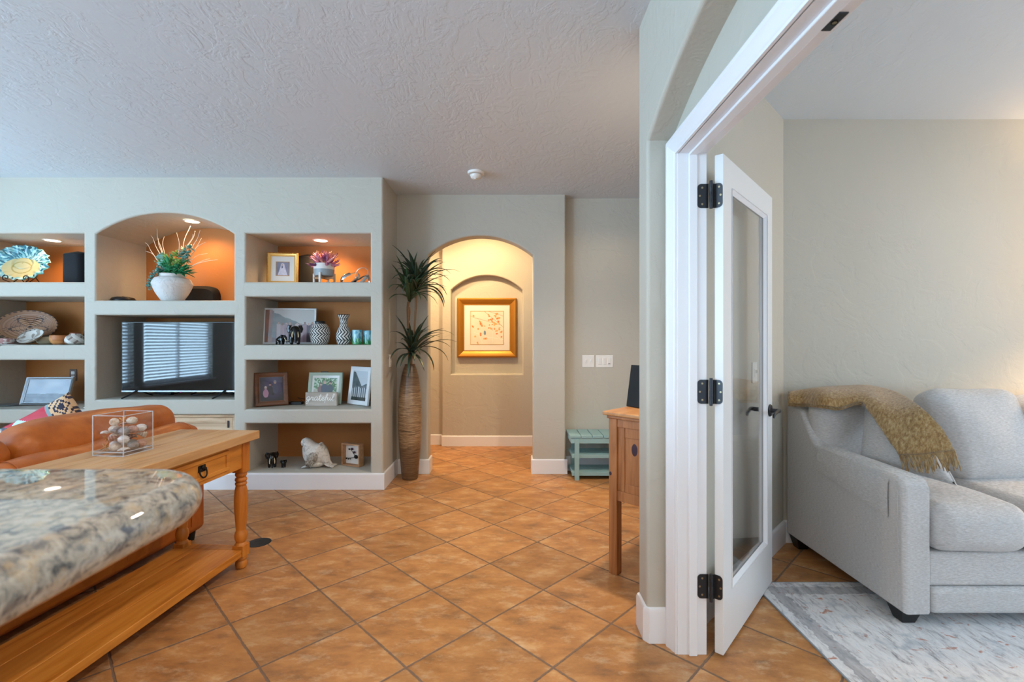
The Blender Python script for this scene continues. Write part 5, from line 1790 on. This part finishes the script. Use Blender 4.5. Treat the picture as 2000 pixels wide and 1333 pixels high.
# ---- television
tv = thing('television', 'flat screen television reflecting window blinds in the centre niche', 'television', (-2.995, 4.265, SHT), 0)
TVW, TVZ0, TVZ1 = 1.080, .052, .688
MB().rbox((0, .012, (TVZ0 + TVZ1) / 2), (TVW, .03, TVZ1 - TVZ0), .004, 2).build('housing', M['black'], tv)
MB().rbox((0, .045, .30), (TVW * .72, .05, .34), .01, 2).build('rear_bulge', M['black'], tv)
MB().box((-TVW / 2 + .010, -.0042, TVZ0 + .014), (TVW / 2 - .010, -.0030, TVZ1 - .010), .0003).build('screen', M['screen'], tv)
MB().box((-TVW / 2 + .002, -.0060, TVZ0 - .001), (TVW / 2 - .002, -.0032, TVZ0 + .012), .001).build('lower_trim', M['silver'], tv)
MB().ell((.0, -.008, TVZ0 - .003), (.006, .003, .005), 10, 8).build('power_light', simple('power_light_lens', '#C0357A', .4), tv)
for s in (-1, 1):
    m = MB(); xf = s * .40
    m.tube([(xf, .0, TVZ0 + .012), (xf - .02, -.06, .03), (xf - .045, -.115, .005)], [.012, .011, .009], 8, flat=(.6, 1)); m.tube([(xf, .03, TVZ0 + .012), (xf + .02, .09, .028), (xf + .035, .14, .006)], [.012, .011, .009], 8, flat=(.6, 1))
    m.build('foot', M['black'], tv)
cbl = thing('power_cables', 'tangle of black cables on the niche floor below the television', 'cable', (-3.0, 4.46, SHT))
m = MB(); rng = random.Random(9)
pts = []
for q in range(46):
    t = q / 45
    pts.append(Vector((-.48 + .93 * t + .04 * math.sin(t * 31), .06 * math.sin(t * 17 + 1), .006 + .017 * abs(math.sin(t * 11)))))
m.tube(pts, .0045, 6)
m.build('cable', M['black'], cbl, sharp=0)
m = MB(); m.rbox((-.33, .08, .016), (.12, .05, .032), .004, 2); m.build('power_brick', M['black'], cbl)

# ---- doors of the lower centre cabinet
cbx = thing('media_cabinet', 'pale wood cabinet doors built into the niche under the television', 'cabinet', ((ca + cb) / 2, D1 + .035, zx(923.5) + .001))
cw, ch_ = (cb - ca) - .006, (zx(811) - zx(923.5)) - .004
m = MB()
for (a, b_, c, d) in ((-cw / 2, cw / 2, ch_ - .022, ch_), (-cw / 2, cw / 2, 0, .022), (-cw / 2, -cw / 2 + .022, .021, ch_ - .021), (cw / 2 - .022, cw / 2, .021, ch_ - .021)):
    m.box((a, -.012, c), (b_, .02, d), .005, 2)
m.build('face_frame', M['oak'], cbx)
MB().box((-cw / 2 + .01, .028, .01), (cw / 2 - .01, .40, ch_ - .01), .002).build('carcass', M['oak'], cbx)
for s in (-1, 1):
    x0, x1 = (-cw / 2 + .024, -.002) if s < 0 else (.002, cw / 2 - .024)
    d = MB()
    z0, z1 = .024, ch_ - .024
    d.box((x0, -.008, z0), (x0 + .06, .012, z1), .003, 2); d.box((x1 - .06, -.008, z0), (x1, .012, z1), .003, 2)
    d.box((x0 + .0595, -.0078, z0), (x1 - .0595, .012, z0 + .055), .003, 2); d.box((x0 + .0595, -.0078, z1 - .05), (x1 - .0595, .012, z1), .003, 2)
    d.rbox(((x0 + x1) / 2, .006, (z0 + z1) / 2), (x1 - x0 - .115, .010, z1 - z0 - .10), .004, 2)
    do = d.build('cabinet_door', M['oak'], cbx)
    h = MB(); hx_ = x1 - .035 if s > 0 else x0 + .035
    h.rbox((hx_, -.014, z1 - .058), (.014, .010, .062), .003, 2); h.build('handle', M['bronze'], do)

# ---- bay at the frame's side: plate on stand
pc_ = P(45, 515, 4.40)
pl_ = thing('decorative_plate', 'large turquoise ruffled plate with cream centre on a scrolled stand', 'plate', pc_, math.radians(14), tilt=math.radians(-14))
TQ = HX('#5FA3AE', '#8FC6CC', '#3E7C8E', '#B5DAD8', '#2F5C6C', '#7A6A78')
CRM = HX('#B5AD78', '#A39A62', '#BFB788')
def platemesh():
    m = MB(); NR, NA = 48, 260
    rows = []
    for i in range(NR + 1):
        t = i / NR
        r = []
        for j in range(NA + 1):
            a = 2 * PI * j / NA
            ruff = 1 + (.022 * math.sin(a * 17) + .018 * math.sin(a * 29 + 1)) * max(0, (t - .62) / .38)
            rx, rz = .222 * t * ruff, .172 * t * ruff
            dep = -.055 * max(0, t - .45) ** 1.2 + (.008 * math.sin(a * 17 + t * 6)) * max(0, (t - .62) / .38) + (.006 if .30 < t < .36 else 0)
            r.append(Vector((rx * math.cos(a), dep, rz * math.sin(a))))
        rows.append(r)
    def col(ti, aj):
        a = aj * 2 * PI
        x_, z_ = ti * math.cos(a), ti * math.sin(a)
        d = math.hypot(x_ + .0, (z_ + .28) * 1.12)
        if d < .66: return CRM[1] if .30 < math.hypot(x_, z_ + .26) < .36 else CRM[2]
        k = nz(math.cos(a) * 3 + ti * 3, math.sin(a) * 3, 2, 3.2)
        k2 = nz(a * 5, ti * 3, 4, 2)
        if k2 > .28: return TQ[4]
        if k > .25: return TQ[3]
        if k > -.05: return TQ[1]
        return TQ[0] if k > -.3 else TQ[2]
    m.sheet(rows, .006, colf=col)
    return m
platemesh().build('plate', M['print_gloss'], pl_, sharp=0)
ps = thing('plate_stand', 'black scrolled wire stand holding the turquoise plate', 'plate stand', (pc_.x, pc_.y, SH[1] + .002), math.radians(14))
m = MB()
zp = pc_.z - SH[1]
for sg in (-1, 1):
    xs = sg * .085
    scroll = [Vector((xs + sg * .0, -.075 - .0 - .004 * q * 0, .060)) for q in range(0)]
    for q in range(26):
        t = q / 25 * 3.4 * PI / 2 + .2
        r = .026 * (1 - q / 32)
        scroll.append(Vector((xs - sg * .012 + sg * r * math.cos(t), -.088, .058 + r * math.sin(t))))
    m.tube(list(reversed(scroll)) + [Vector((xs + sg * .010, -.088, .040)), Vector((xs * .75, -.07, .022)), Vector((xs * .70, -.03, .018))], .0042, 6)
    m.tube([(xs * .7, -.03, .018), (xs * .8, -.075, .0055)], .0042, 6)
    m.tube([(xs * .7, -.03, .018), (xs * .7, .075, .09), (xs * .6, .10, .20), (0, .115, .23)], .0038, 6)
    m.tube([(xs * .7, .06, .08), (xs * .75, .15, .004)], .0038, 6)
m.tube([(-.065, -.03, .018), (.065, -.03, .018)], .0038, 6)
m.build('wire_scrolls', M['iron'], ps, sharp=0)

# ---- second shelf of that bay: basket, pottery, cloth
BK = HX('#85593C', '#9A6E4C', '#4E3224', '#A88462', '#3A241C')
bc = P(55, 633, 4.455)
bk = thing('coiled_basket', 'large flat coiled basket with a dark star pattern', 'basket', Vector((bc.x, 4.455, SH[2] + .014)), math.radians(14), tilt=math.radians(-13))
m = MB(); NR, NA = 40, 140; rows = []
for i in range(NR + 1):
    t = i / NR; r = []
    for j in range(NA + 1):
        a = 2 * PI * j / NA
        dep = -.05 * t ** 3 + .0016 * math.sin(t * NR * PI / 1.25)
        r.append(Vector((-.0 + .246 * t * math.cos(a), dep, .156 + .154 * t * math.sin(a))))
    rows.append(r)
def bcol(t, aj):
    a = aj * 2 * PI + .3
    star = .40 + .24 * math.cos(5 * a)
    if t > .955: return BK[2] if int(aj * 60) % 2 else BK[1]
    if abs(t - star) < .045: return BK[4] if int(aj * 110 + t * 30) % 2 else BK[2]
    if abs(t - star - .16) < .035: return BK[2] if int(aj * 110) % 2 else BK[1]
    if t < .07: return BK[2]
    return mixc(BK[0], BK[1], .5 + .5 * math.sin(t * 90)) if t > star else BK[1]
m.sheet(rows, .010, colf=bcol); m.build('coiled_tray', M['print'], bk, sharp=0)
def pottery(name, label, px, py, Y0, prof, colf, n=120, tilt=0, rotz=0, dz=0, cat_='bowl', xoff=0):
    l = P(px, py, Y0); t = thing(name, label, cat_, Vector((l.x + xoff, Y0, SH[2] + dz)), rotz, None, tilt)
    MB().lathe(lathe_curve(prof, 14), n, colf=colf, capt=False).build('clay_body', M['print'], t, sharp=0)
    return t
PK = HX('#B98A86', '#D8CCC6', '#96544E', '#C9A29A')
pottery('pottery_bowl', 'little pink and white painted pottery bowl in front of the basket', 9, 667, 4.212, [(.035, 0), (.055, .006), (.070, .030), (.072, .050), (.068, .048), (.05, .012), (.005, .008)],
        lambda a, z, j: PK[1] if nz(a * 14, z * 50, 3) > .05 else (PK[0] if nz(a * 9, z * 30, 6) > -.2 else PK[2]), dz=.004)
def bw(a, z, j): return rgb('#4A3A34') if (int(a * 46) % 3 == 0 and .02 < z < .07) else rgb('#A89C90')
pottery('woven_bowl', 'grey bowl with dark vertical marks standing on edge behind the pale dish', 67, 668, 4.368, [(.02, 0), (.05, .010), (.075, .04), (.085, .07), (.081, .069), (.06, .03), (.005, .012)], bw, tilt=math.radians(42), dz=.036, xoff=.0)
def wb(a, z, j): return rgb('#CFCBC4') if nz(a * 12, z * 60, 2) > -.15 else rgb('#9A8E82')
pottery('shallow_dish', 'pale shallow dish tipped toward the room on the second shelf', 64, 671, 4.235, [(.02, 0), (.06, .006), (.085, .022), (.094, .036), (.090, .036), (.06, .014), (.005, .008)], wb, tilt=math.radians(38), dz=.048)
def cp(a, z, j): return rgb('#3A3230') if z > .072 else rgb('#B8AC90')
pottery('seed_pot', 'cream seed pot with a dark shoulder behind the pale dish', 91, 671, 4.33, [(.035, 0), (.062, .015), (.074, .045), (.070, .070), (.050, .080), (.036, .084), (.036, .076)], cp, cat_='pot')
OR = HX('#B8703C', '#CC8A52', '#9A5428')
pottery('clay_bowl', 'terracotta clay bowl beside the painted jar', 117, 672, 4.30, [(.035, 0), (.058, .012), (.072, .045), (.070, .080), (.066, .082), (.062, .06), (.03, .012), (.005, .01)], lambda a, z, j: OR[0] if nz(a * 6, z * 20, 1) > -.1 else OR[1], tilt=math.radians(0))
JR = HX('#B9ADA2', '#D8D2CA', '#7A6A60', '#8E4A38')
pottery('painted_jar', 'painted pottery jar with pale swirls at the end of the second shelf', 147, 672, 4.28, [(.04, 0), (.066, .012), (.074, .04), (.064, .07), (.040, .092), (.036, .102), (.042, .108), (.036, .106)],
        lambda a, z, j: JR[3] if z > .10 else (JR[1] if math.sin(a * 25 + z * 70) > .2 else (JR[2] if math.sin(a * 40 - z * 90) > .55 else JR[0])), cat_='jar')
dk_ = thing('dark_basket', 'dark woven basket leaning behind the painted jar', 'basket', Vector((P(166, 640, 4.42).x, 4.43, SH[2] + .004)), math.radians(-50), tilt=math.radians(-12))
m = MB(); rows = []
for i in range(17):
    t = i / 16
    rows.append([Vector((.10 * t * math.cos(2 * PI * j / 60), -.03 * t ** 3 + .002 * math.sin(t * 40), .105 + .105 * t * math.sin(2 * PI * j / 60))) for j in range(61)])
m.sheet(rows, .008, colf=lambda t, a: rgb('#5A4038') if (int(t * 16) + int(a * 40)) % 2 else rgb('#7A5C50')); m.build('woven_tray', M['print'], dk_, sharp=0)
cl = MB(); rows = []
for q in range(19):
    t = q / 18
    if t < .55: y_, z_ = 4.36 - .215 * t / .55, SH[2] + .0035
    else:
        k = (t - .55) / .45
        y_, z_ = 4.145 - .030 * math.sin(min(1, k * 3) * PI / 2), SH[2] + .0035 - .15 * max(0, k - .08) ** 1.1
    r = []
    for j in range(9):
        x0 = P(46 - (26 if t > .58 else 0) - 26 * max(0, t - .58) * 2.2, 672, 4.2).x; x1 = P(-50, 672, 4.2).x
        r.append(Vector((x0 + (x1 - x0) * j / 8, y_ + .004 * math.sin(j * 1.7 + t * 5) * (t > .6), z_)))
    rows.append(r)
cl.sheet(rows, .003)
tag(cl.build('shelf_cloth', simple('off_white_linen', '#D6D4CF', .9), sharp=0), 'off-white cloth runner folded over the second shelf edge', 'cloth')

# ---- third shelf of that bay
def im_sky(u, v):
    n = nz(u, v, 7, 3)
    if v < .38 + .06 * nz(u, 0, 4, 6): return mixc(rgb('#5A6472'), rgb('#8C98A6'), .5 + .5 * nz(u, v, 5, 10))
    return mixc(rgb('#8FA2BA'), rgb('#C9D2DC'), .5 + .5 * n)
frame('picture_frame', 'silver grey frame with reflections of window blinds tilted back on the niche shelf', Vector((P(86, 792, 4.36).x, 4.36, SH[3] + .006)), .405, .262, .024, M['silver'], im_sky, math.radians(6), .30, .026)
so = thing('metal_tray', 'small flat silver tray lying on the niche shelf', 'tray', Vector((P(10, 790, 4.33).x, 4.36, SH[3])))
MB().lathe([(.05, 0), (.10, .003), (.125, .012), (.122, .013), (.10, .006), (.001, .004)], 40, trans(0, 0, 0) @ Matrix.Diagonal((1.15, .6, 1, 1))).build('dish', M['silver'], so)
wc = thing('white_cable', 'thin white cable hanging down the niche side wall', 'cable', (ca - .024 - .108 * 0, 4.22, SH[3]))
wx = xx(163) - .004
wc.location.x = wx
m = MB(); m.tube([(0, .0, .14), (-.010, -.004, .11), (-.004, -.006, .08), (-.016, -.01, .05), (-.008, -.012, .02), (-.03, -.03, .004), (-.06, -.02, .004)], .0035, 6); m.build('cord', M['white_plastic'], wc, sharp=0)

# ---- glass cube of shells on the pine table
gc = Vector((-1.826, 2.215, TT)); ga = math.radians(-6)
cube = thing('glass_cube_vase', 'square clear glass vase of seashells on the pine console table', 'vase', gc + Vector((0, 0, .0008)), ga)
S, Hh, wt = .154, .184, .006
m = MB()
for k in range(4):
    R4 = rotm('Z', k * PI / 2)
    m.box((-S / 2, -S / 2, .0175), (S / 2 - wt - .0003, -S / 2 + wt, Hh), .0012, 1, M=R4)
m.build('glass_walls', M['acrylic'], cube)
MB().box((-S / 2, -S / 2, 0), (S / 2, S / 2, .017), .002, 2).build('thick_base', M['acrylic'], cube)
m = MB(); e = .0022
for k in range(4):
    R4 = rotm('Z', k * PI / 2)
    m.tube([R4 @ Vector((-S / 2, -S / 2, .001)), R4 @ Vector((-S / 2, -S / 2, Hh))], e, 6)
    m.tube([R4 @ Vector((-S / 2, -S / 2, Hh)), R4 @ Vector((S / 2, -S / 2, Hh))], e * .8, 6)
    m.tube([R4 @ Vector((-S / 2, -S / 2, .0015)), R4 @ Vector((S / 2, -S / 2, .0015))], e, 6)
    m.tube([R4 @ Vector((-S / 2, -S / 2, .018)), R4 @ Vector((S / 2, -S / 2, .018))], e * .8, 6)
m.build('painted_glints', M['edge_glint'], cube)  # pale tubes stand in for light caught along the glass rims
SHC_ = HX('#DCCFBE', '#C9B49C', '#E6DED2', '#B98E6A', '#A39A94', '#D2B890', '#9C7A66')
def shellmat(nm, c, c2):
    q = NT(nm); v = q.coord('Object'); q.base(q.ramp(q.noise(v, 60, 4, .6, .6), [(.38, rgb(c2)), (.6, rgb(c))])); q.set(Roughness=.4); return q.m
SM = {'cream': shellmat('cream_shell', '#E2D6C4', '#BFA98E'), 'white': shellmat('white_shell', '#ECE8E0', '#CFC6BA'), 'grey': shellmat('grey_shell', '#A8A29C', '#7C7672'),
      'orange': shellmat('orange_starfish', '#D89A4A', '#B06E2A'), 'pink': shellmat('pink_shell', '#CFA894', '#A87A66'), 'brown': shellmat('brown_shell', '#96705A', '#6A4A3A')}
def starfish(r, mat):
    m = MB(); n = 50; top = m.v((0, 0, r * .22)); bot = m.v((0, 0, 0)); ra = []; rb = []
    for j in range(n):
        a = 2 * PI * j / n
        k = r * (.30 + .70 * (.5 + .5 * math.cos(5 * a)) ** 2.2)
        ra.append(m.v((k * .55 * math.cos(a), k * .55 * math.sin(a), r * .16))); rb.append(m.v((k * math.cos(a), k * math.sin(a), r * .03)))
    for j in range(n):
        q = (j + 1) % n
        m.face((top, ra[j], ra[q])); m.face((ra[j], rb[j], rb[q], ra[q])); m.face((bot, rb[q], rb[j]))
    return m
def spiral(r, l):
    prof = []
    for k in range(31):
        t = k / 30
        prof.append((max(.0006, r * (1 - t) ** .9 * (1 + .16 * math.sin(t * 26)) * min(1, .35 + t * 6)), l * t))
    return MB().lathe(prof, 20)
def moon(r):
    return MB().lathe([(max(.0008, r * math.sin(PI * k / 18) * (1 + .05 * math.sin(k * 1.9))), r * .8 * (1 - math.cos(PI * k / 18))) for k in range(19)], 22)
def scallop(r):
    m = MB(); rows = []
    for i in range(9):
        t = i / 8; rr = []
        for j in range(25):
            a = -1.25 + 2.5 * j / 24
            k = r * t * (1 + .03 * math.cos(a * 22))
            rr.append(Vector((k * math.sin(a), k * math.cos(a) - r * .4, r * .42 * math.sin(PI * min(1, .12 + t * .82)) * math.cos(a * .9) + .0016 * math.cos(a * 22) * t)))
        rows.append(rr)
    m.sheet(rows, .0016); return m
rng = random.Random(31)
pos = []
for lay in range(4):
    cells = [(-1, -1), (0, -1), (1, -1), (-1, 0), (0, 0), (1, 0), (-1, 1), (0, 1), (1, 1)] if lay < 3 else [(-.5, -.5), (.5, -.5), (-.5, .5), (.5, .5)]
    for c in cells: pos.append((c[0] * .0455, c[1] * .0455, .019 + lay * .037))
kinds = ['star', 'moon', 'scal', 'moon', 'cone', 'moon', 'scal', 'moon', 'moon', 'star', 'cone', 'moon', 'moon', 'barrel', 'cone', 'moon', 'scal', 'cone', 'scal', 'barrel', 'moon', 'moon', 'cone', 'moon', 'star', 'scal', 'moon', 'barrel', 'scal', 'star', 'moon', 'cone', 'scal']
LB = {('star', 'orange'): ('starfish', 'orange starfish among the shells in the glass cube'), ('moon', 'cream'): ('round_shell', 'round cream shell in the glass cube'), ('moon', 'white'): ('round_shell', 'round white shell in the glass cube'),
      ('moon', 'grey'): ('round_shell', 'round grey shell in the glass cube'), ('moon', 'pink'): ('round_shell', 'round pinkish shell in the glass cube'), ('scal', 'white'): ('scallop_shell', 'white scallop shell in the glass cube'),
      ('scal', 'pink'): ('scallop_shell', 'pinkish scallop shell in the glass cube'), ('scal', 'cream'): ('scallop_shell', 'cream scallop shell in the glass cube'), ('cone', 'cream'): ('spiral_shell', 'cream pointed spiral shell in the glass cube'), ('cone', 'pink'): ('spiral_shell', 'pinkish pointed spiral shell in the glass cube'),
      ('cone', 'brown'): ('spiral_shell', 'brown pointed spiral shell in the glass cube'), ('barrel', 'grey'): ('barrel_shell', 'grey barrel shaped shell near the top of the glass cube'), ('barrel', 'cream'): ('barrel_shell', 'cream barrel shaped shell in the glass cube')}
pal = {'star': ['orange'], 'moon': ['cream', 'white', 'grey', 'cream', 'pink', 'white'], 'scal': ['white', 'pink', 'cream', 'white'], 'cone': ['cream', 'pink', 'brown'], 'barrel': ['cream', 'grey']}
cnt = {}
for k, (x_, y_, z_) in zip(kinds, pos):
    i = cnt.get(k, 0); cnt[k] = i + 1
    c = pal[k][i % len(pal[k])]
    if k == 'star': m, dz, rt = starfish(.024, 0), .0, (1.15, 0, rng.uniform(0, 6))
    elif k == 'moon': m, dz, rt = moon(.0222), .0, (rng.uniform(-.15, .15), rng.uniform(-.15, .15), rng.uniform(0, 6))
    elif k == 'scal': m, dz, rt = scallop(.0255), .006, (.5, rng.uniform(-.2, .2), rng.uniform(0, 6))
    elif k == 'cone': m, dz, rt = spiral(.0165, .046), .018, (PI / 2 - .25, 0, rng.uniform(0, 6))
    else: m, dz, rt = spiral(.020, .042), .020, (PI / 2, 0, rng.uniform(0, 6))
    nm, lb = LB[(k, c)]
    o_ = m.build(nm, SM[c], sharp=0)
    p = rotm('Z', ga) @ Vector((x_, y_, z_))
    off = Vector((0, 0, 0))
    if k in ('cone', 'barrel'): off = Matrix.Rotation(rt[2], 3, 'Z') @ Vector((0, .022, 0))
    o_.location = gc + p + off + Vector((0, 0, dz + (.018 if k == 'star' else 0))); o_.rotation_euler = rt
    tag(o_, lb, 'shell' if k != 'star' else 'starfish', 'seashells in the glass cube')

# ---- framed bird painting in the hall recess
LV = []
rng = random.Random(12)
branches = [((.42, 1.0), (1.0, .52)), ((.15, .80), (.95, .58)), ((.55, 1.0), (1.0, .86)), ((.10, .36), (.55, .20)), ((.5, .22), (1.0, .14)), ((.78, .30), (.96, .10)), ((.25, .3), (.35, .05)), ((.68, .5), (.68, .06)), ((0, .85), (.25, .76))]
for (cx_, cy_, n_, s_) in ((.55, .88, 3, .05), (.60, .78, 3, .05), (.66, .72, 3, .05), (.74, .84, 2, .04), (.82, .92, 4, .05), (.86, .80, 5, .05), (.83, .68, 3, .06), (.70, .60, 4, .06), (.76, .60, 3, .04), (.56, .54, 4, .05), (.64, .46, 2, .03), (.78, .44, 3, .05), (.90, .48, 3, .05), (.92, .36, 3, .04), (.80, .30, 2, .03), (.30, .68, 3, .04), (.32, .62, 3, .03), (.33, .53, 3, .04), (.23, .46, 1, .01), (.43, .55, 1, .01), (.32, .30, 3, .03), (.14, .22, 2, .02), (.10, .86, 1, .02), (.04, .55, 2, .03), (.40, .16, 2, .03), (.48, .18, 2, .02), (.20, .04, 2, .03), (.96, .22, 2, .02)):
    for q in range(n_):
        LV.append((cx_ + rng.uniform(-s_, s_), cy_ + rng.uniform(-s_, s_), rng.uniform(.016, .028), rng.uniform(.020, .036), rng.uniform(0, 3), rng.randrange(3)))
def im_art(u, v):
    if blob(u, v, .435, .335, .036, .055) or blob(u, v, .43, .385, .026, .028): return mixc(rgb('#5C7896'), rgb('#8AA0B6'), .5 + .5 * nz(u, v, 1, 30))
    for (a, b_, rx, ry, an, k) in LV:
        du, dv = u - a, v - b_
        x_ = du * math.cos(an) + dv * math.sin(an); y_ = -du * math.sin(an) + dv * math.cos(an)
        if (x_ / rx) ** 2 + (y_ / ry) ** 2 < 1: return HX('#DE7A3C', '#E89A5A', '#E2AE72')[k]
    for (p, q) in branches:
        a = Vector(p); b_ = Vector(q); d = b_ - a; t = max(0, min(1, (Vector((u, v)) - a).dot(d) / d.length_squared))
        if (a + d * t - Vector((u, v))).length < .007: return rgb('#B5A68E') if v > .4 else rgb('#EFE9DC')
    return mixc(rgb('#D8D3C2'), rgb('#E6E0D0'), .5 + .5 * nz(u, v, 3, 4))
zl = P(951, 698.5, 5.90).z
fp = frame('wall_painting', 'square gilt framed painting of a small blue bird among orange leaves', Vector((P(951, 640, 5.885).x, 5.893, zl)), .742, .742, .088, M['goldm'] if 'goldm' in M else M['gold'], im_art, 0, .012, .05, .080, .078, cat='painting', nx=120, back=False, glazed=False, lipmat=M['goldl'], slope=.55)

# ---- lamps outside the frame that light the place
fl_ = thing('floor_lamp', 'floor lamp with orange shade by the living-room windows', 'lamp', (-4.95, -.42, 0))
MB().lathe([(.14, 0), (.14, .015), (.03, .03), (.012, .04), (.012, 1.28)], 24).build('stand', M['bronze'], fl_)
MB().lathe([(.26, 1.16), (.10, 1.36)], 32, capb=False, capt=False).build('shade', M['shade'], fl_)
dl = thing('floor_lamp', 'tall standing lamp with cream shade past the end of the grey sofa', 'lamp', (4.05, 2.55, 0))
MB().lathe([(.15, 0), (.15, .02), (.02, .04), (.015, 1.55)], 24).build('stand', M['bronze'], dl)
q_ = NT('cream_lamp_shade'); tb = q_.n('ShaderNodeBsdfTranslucent'); tb.inputs['Color'].default_value = (.9, .85, .75, 1)
q_.l(tb.outputs[0], q_.out.inputs['Surface'])
MB().lathe([(.24, 1.54), (.16, 1.92)], 32, capb=False, capt=False).build('shade', q_.m, dl)
# ================================================================ light and camera
def area(name, loc, direction, sx, sy, power, col, spread=None):
    L = bpy.data.lights.new(name, 'AREA'); L.shape = 'RECTANGLE'; L.size = sx; L.size_y = sy
    L.energy = power; L.color = col
    if spread: L.spread = spread
    o = bpy.data.objects.new(name, L); COL.objects.link(o)
    o.location = loc
    o.rotation_euler = Vector(direction).to_track_quat('-Z', 'Y').to_euler()
    return o
def spot(name, loc, direction, power, col, size, blend=.6, rad=.04):
    L = bpy.data.lights.new(name, 'SPOT'); L.energy = power; L.color = col
    L.spot_size = math.radians(size); L.spot_blend = blend; L.shadow_soft_size = rad
    o = bpy.data.objects.new(name, L); COL.objects.link(o); o.location = loc
    o.rotation_euler = Vector(direction).to_track_quat('-Z', 'Y').to_euler()
    return o
def point(name, loc, power, col, rad=.06):
    L = bpy.data.lights.new(name, 'POINT'); L.energy = power; L.color = col; L.shadow_soft_size = rad
    o = bpy.data.objects.new(name, L); COL.objects.link(o); o.location = loc
    return o
DAY = (.50, .76, 1.0)
WARM = (1.0, .58, .24)
for i, (u0, u1, z0, z1) in enumerate(left_wins):
    # daylight through the living-room windows (the lights stand just outside the blinds)
    area('daylight_window', (XL - .10, (u0 + u1) / 2, (z0 + z1) / 2), (1, 0, 0), (u1 - u0), (z1 - z0), (430, 240, 160)[i], DAY)
for i, (u0, u1, z0, z1) in enumerate(rear_wins):
    area('daylight_rear', ((u0 + u1) / 2, YN - .10, (z0 + z1) / 2), (0, 1, 0), (u1 - u0), (z1 - z0), (36, 24)[i], DAY)
for (u0, u1, z0, z1) in den_wins:
    area('daylight_den', (XR + .10, (u0 + u1) / 2, (z0 + z1) / 2), (-1, 0, 0), (u1 - u0), (z1 - z0), 64, (.66, .84, 1.0))
for (u0, u1, z0, z1) in den_rear:
    area('daylight_den_rear', ((u0 + u1) / 2, -1.5, (z0 + z1) / 2), (0, 1, 0), (u1 - u0), (z1 - z0), 42, (.64, .82, 1.0))
for (x, y, z), pw in zip(LN, (24, 16, 26)):
    spot('niche_downlight', (x, y, z - .03), (0, .12, -1), pw, WARM, 150, .7, .05)
spot('hall_downlight_and_fill', (-.34, 5.08, CEIL - .03), (0, .3, -1), 105, (1, .69, .36), 155, .6, .06)
spot('hall_downlight_and_fill', (-1.15, 5.15, CEIL - .03), (.1, .0, -1), 120, (1, .70, .38), 150, .8, .06)  # added fill spot without a fixture, brightens the hall floor
spot('foyer_downlight', (.80, 2.76, CEIL - .03), (0, 0, -1), 135, (1, .84, .66), 140, .7, .05)
spot('foyer_downlight', (.9, 4.1, CEIL - .03), (0, 0, -1), 10, (1, .74, .46), 140, .7, .05)
spot('room_downlight', (-.9, 1.3, CEIL - .03), (0, 0, -1), 48, (1, .84, .66), 150, .8, .022)
spot('room_downlight', (-.2, -.9, CEIL - .03), (0, .1, -1), 43, (1, .84, .66), 150, .8, .022)
spot('kitchen_downlight', (-1.3, -2.0, CEIL - .03), (0, .15, -1), 95, (1, .82, .60), 155, .8, .022)
spot('kitchen_downlight', (-.1, -2.5, CEIL - .03), (0, .15, -1), 95, (1, .82, .60), 155, .8, .022)
point('den_lamp', (4.05, 2.55, 1.72), 145, (1, .64, .32), .10)

w = bpy.data.worlds.new('World'); SC.world = w; w.use_nodes = True
w.node_tree.nodes['Background'].inputs[0].default_value = (.75, .88, 1, 1)
w.node_tree.nodes['Background'].inputs[1].default_value = .12

cam = bpy.data.cameras.new('Camera'); co = bpy.data.objects.new('Camera', cam); COL.objects.link(co)
co.location = (0, 0, CH); co.rotation_euler = (PI / 2, 0, 0)
cam.sensor_width = 36; cam.lens = 36 * F / 2000
cam.clip_start = .02
cam.dof.use_dof = True; cam.dof.focus_distance = 3.8; cam.dof.aperture_fstop = 4.0
SC.camera = co
SC.view_settings.view_transform = 'Standard'; SC.view_settings.look = 'None'
SC.view_settings.gamma = 1; SC.view_settings.use_curve_mapping = False
SC.view_settings.exposure = 0.0
SC.cycles.use_denoising = True
SC.cycles.max_bounces = 10; SC.cycles.diffuse_bounces = 6; SC.cycles.glossy_bounces = 4
SC.cycles.transparent_max_bounces = 16; SC.cycles.sample_clamp_indirect = 6
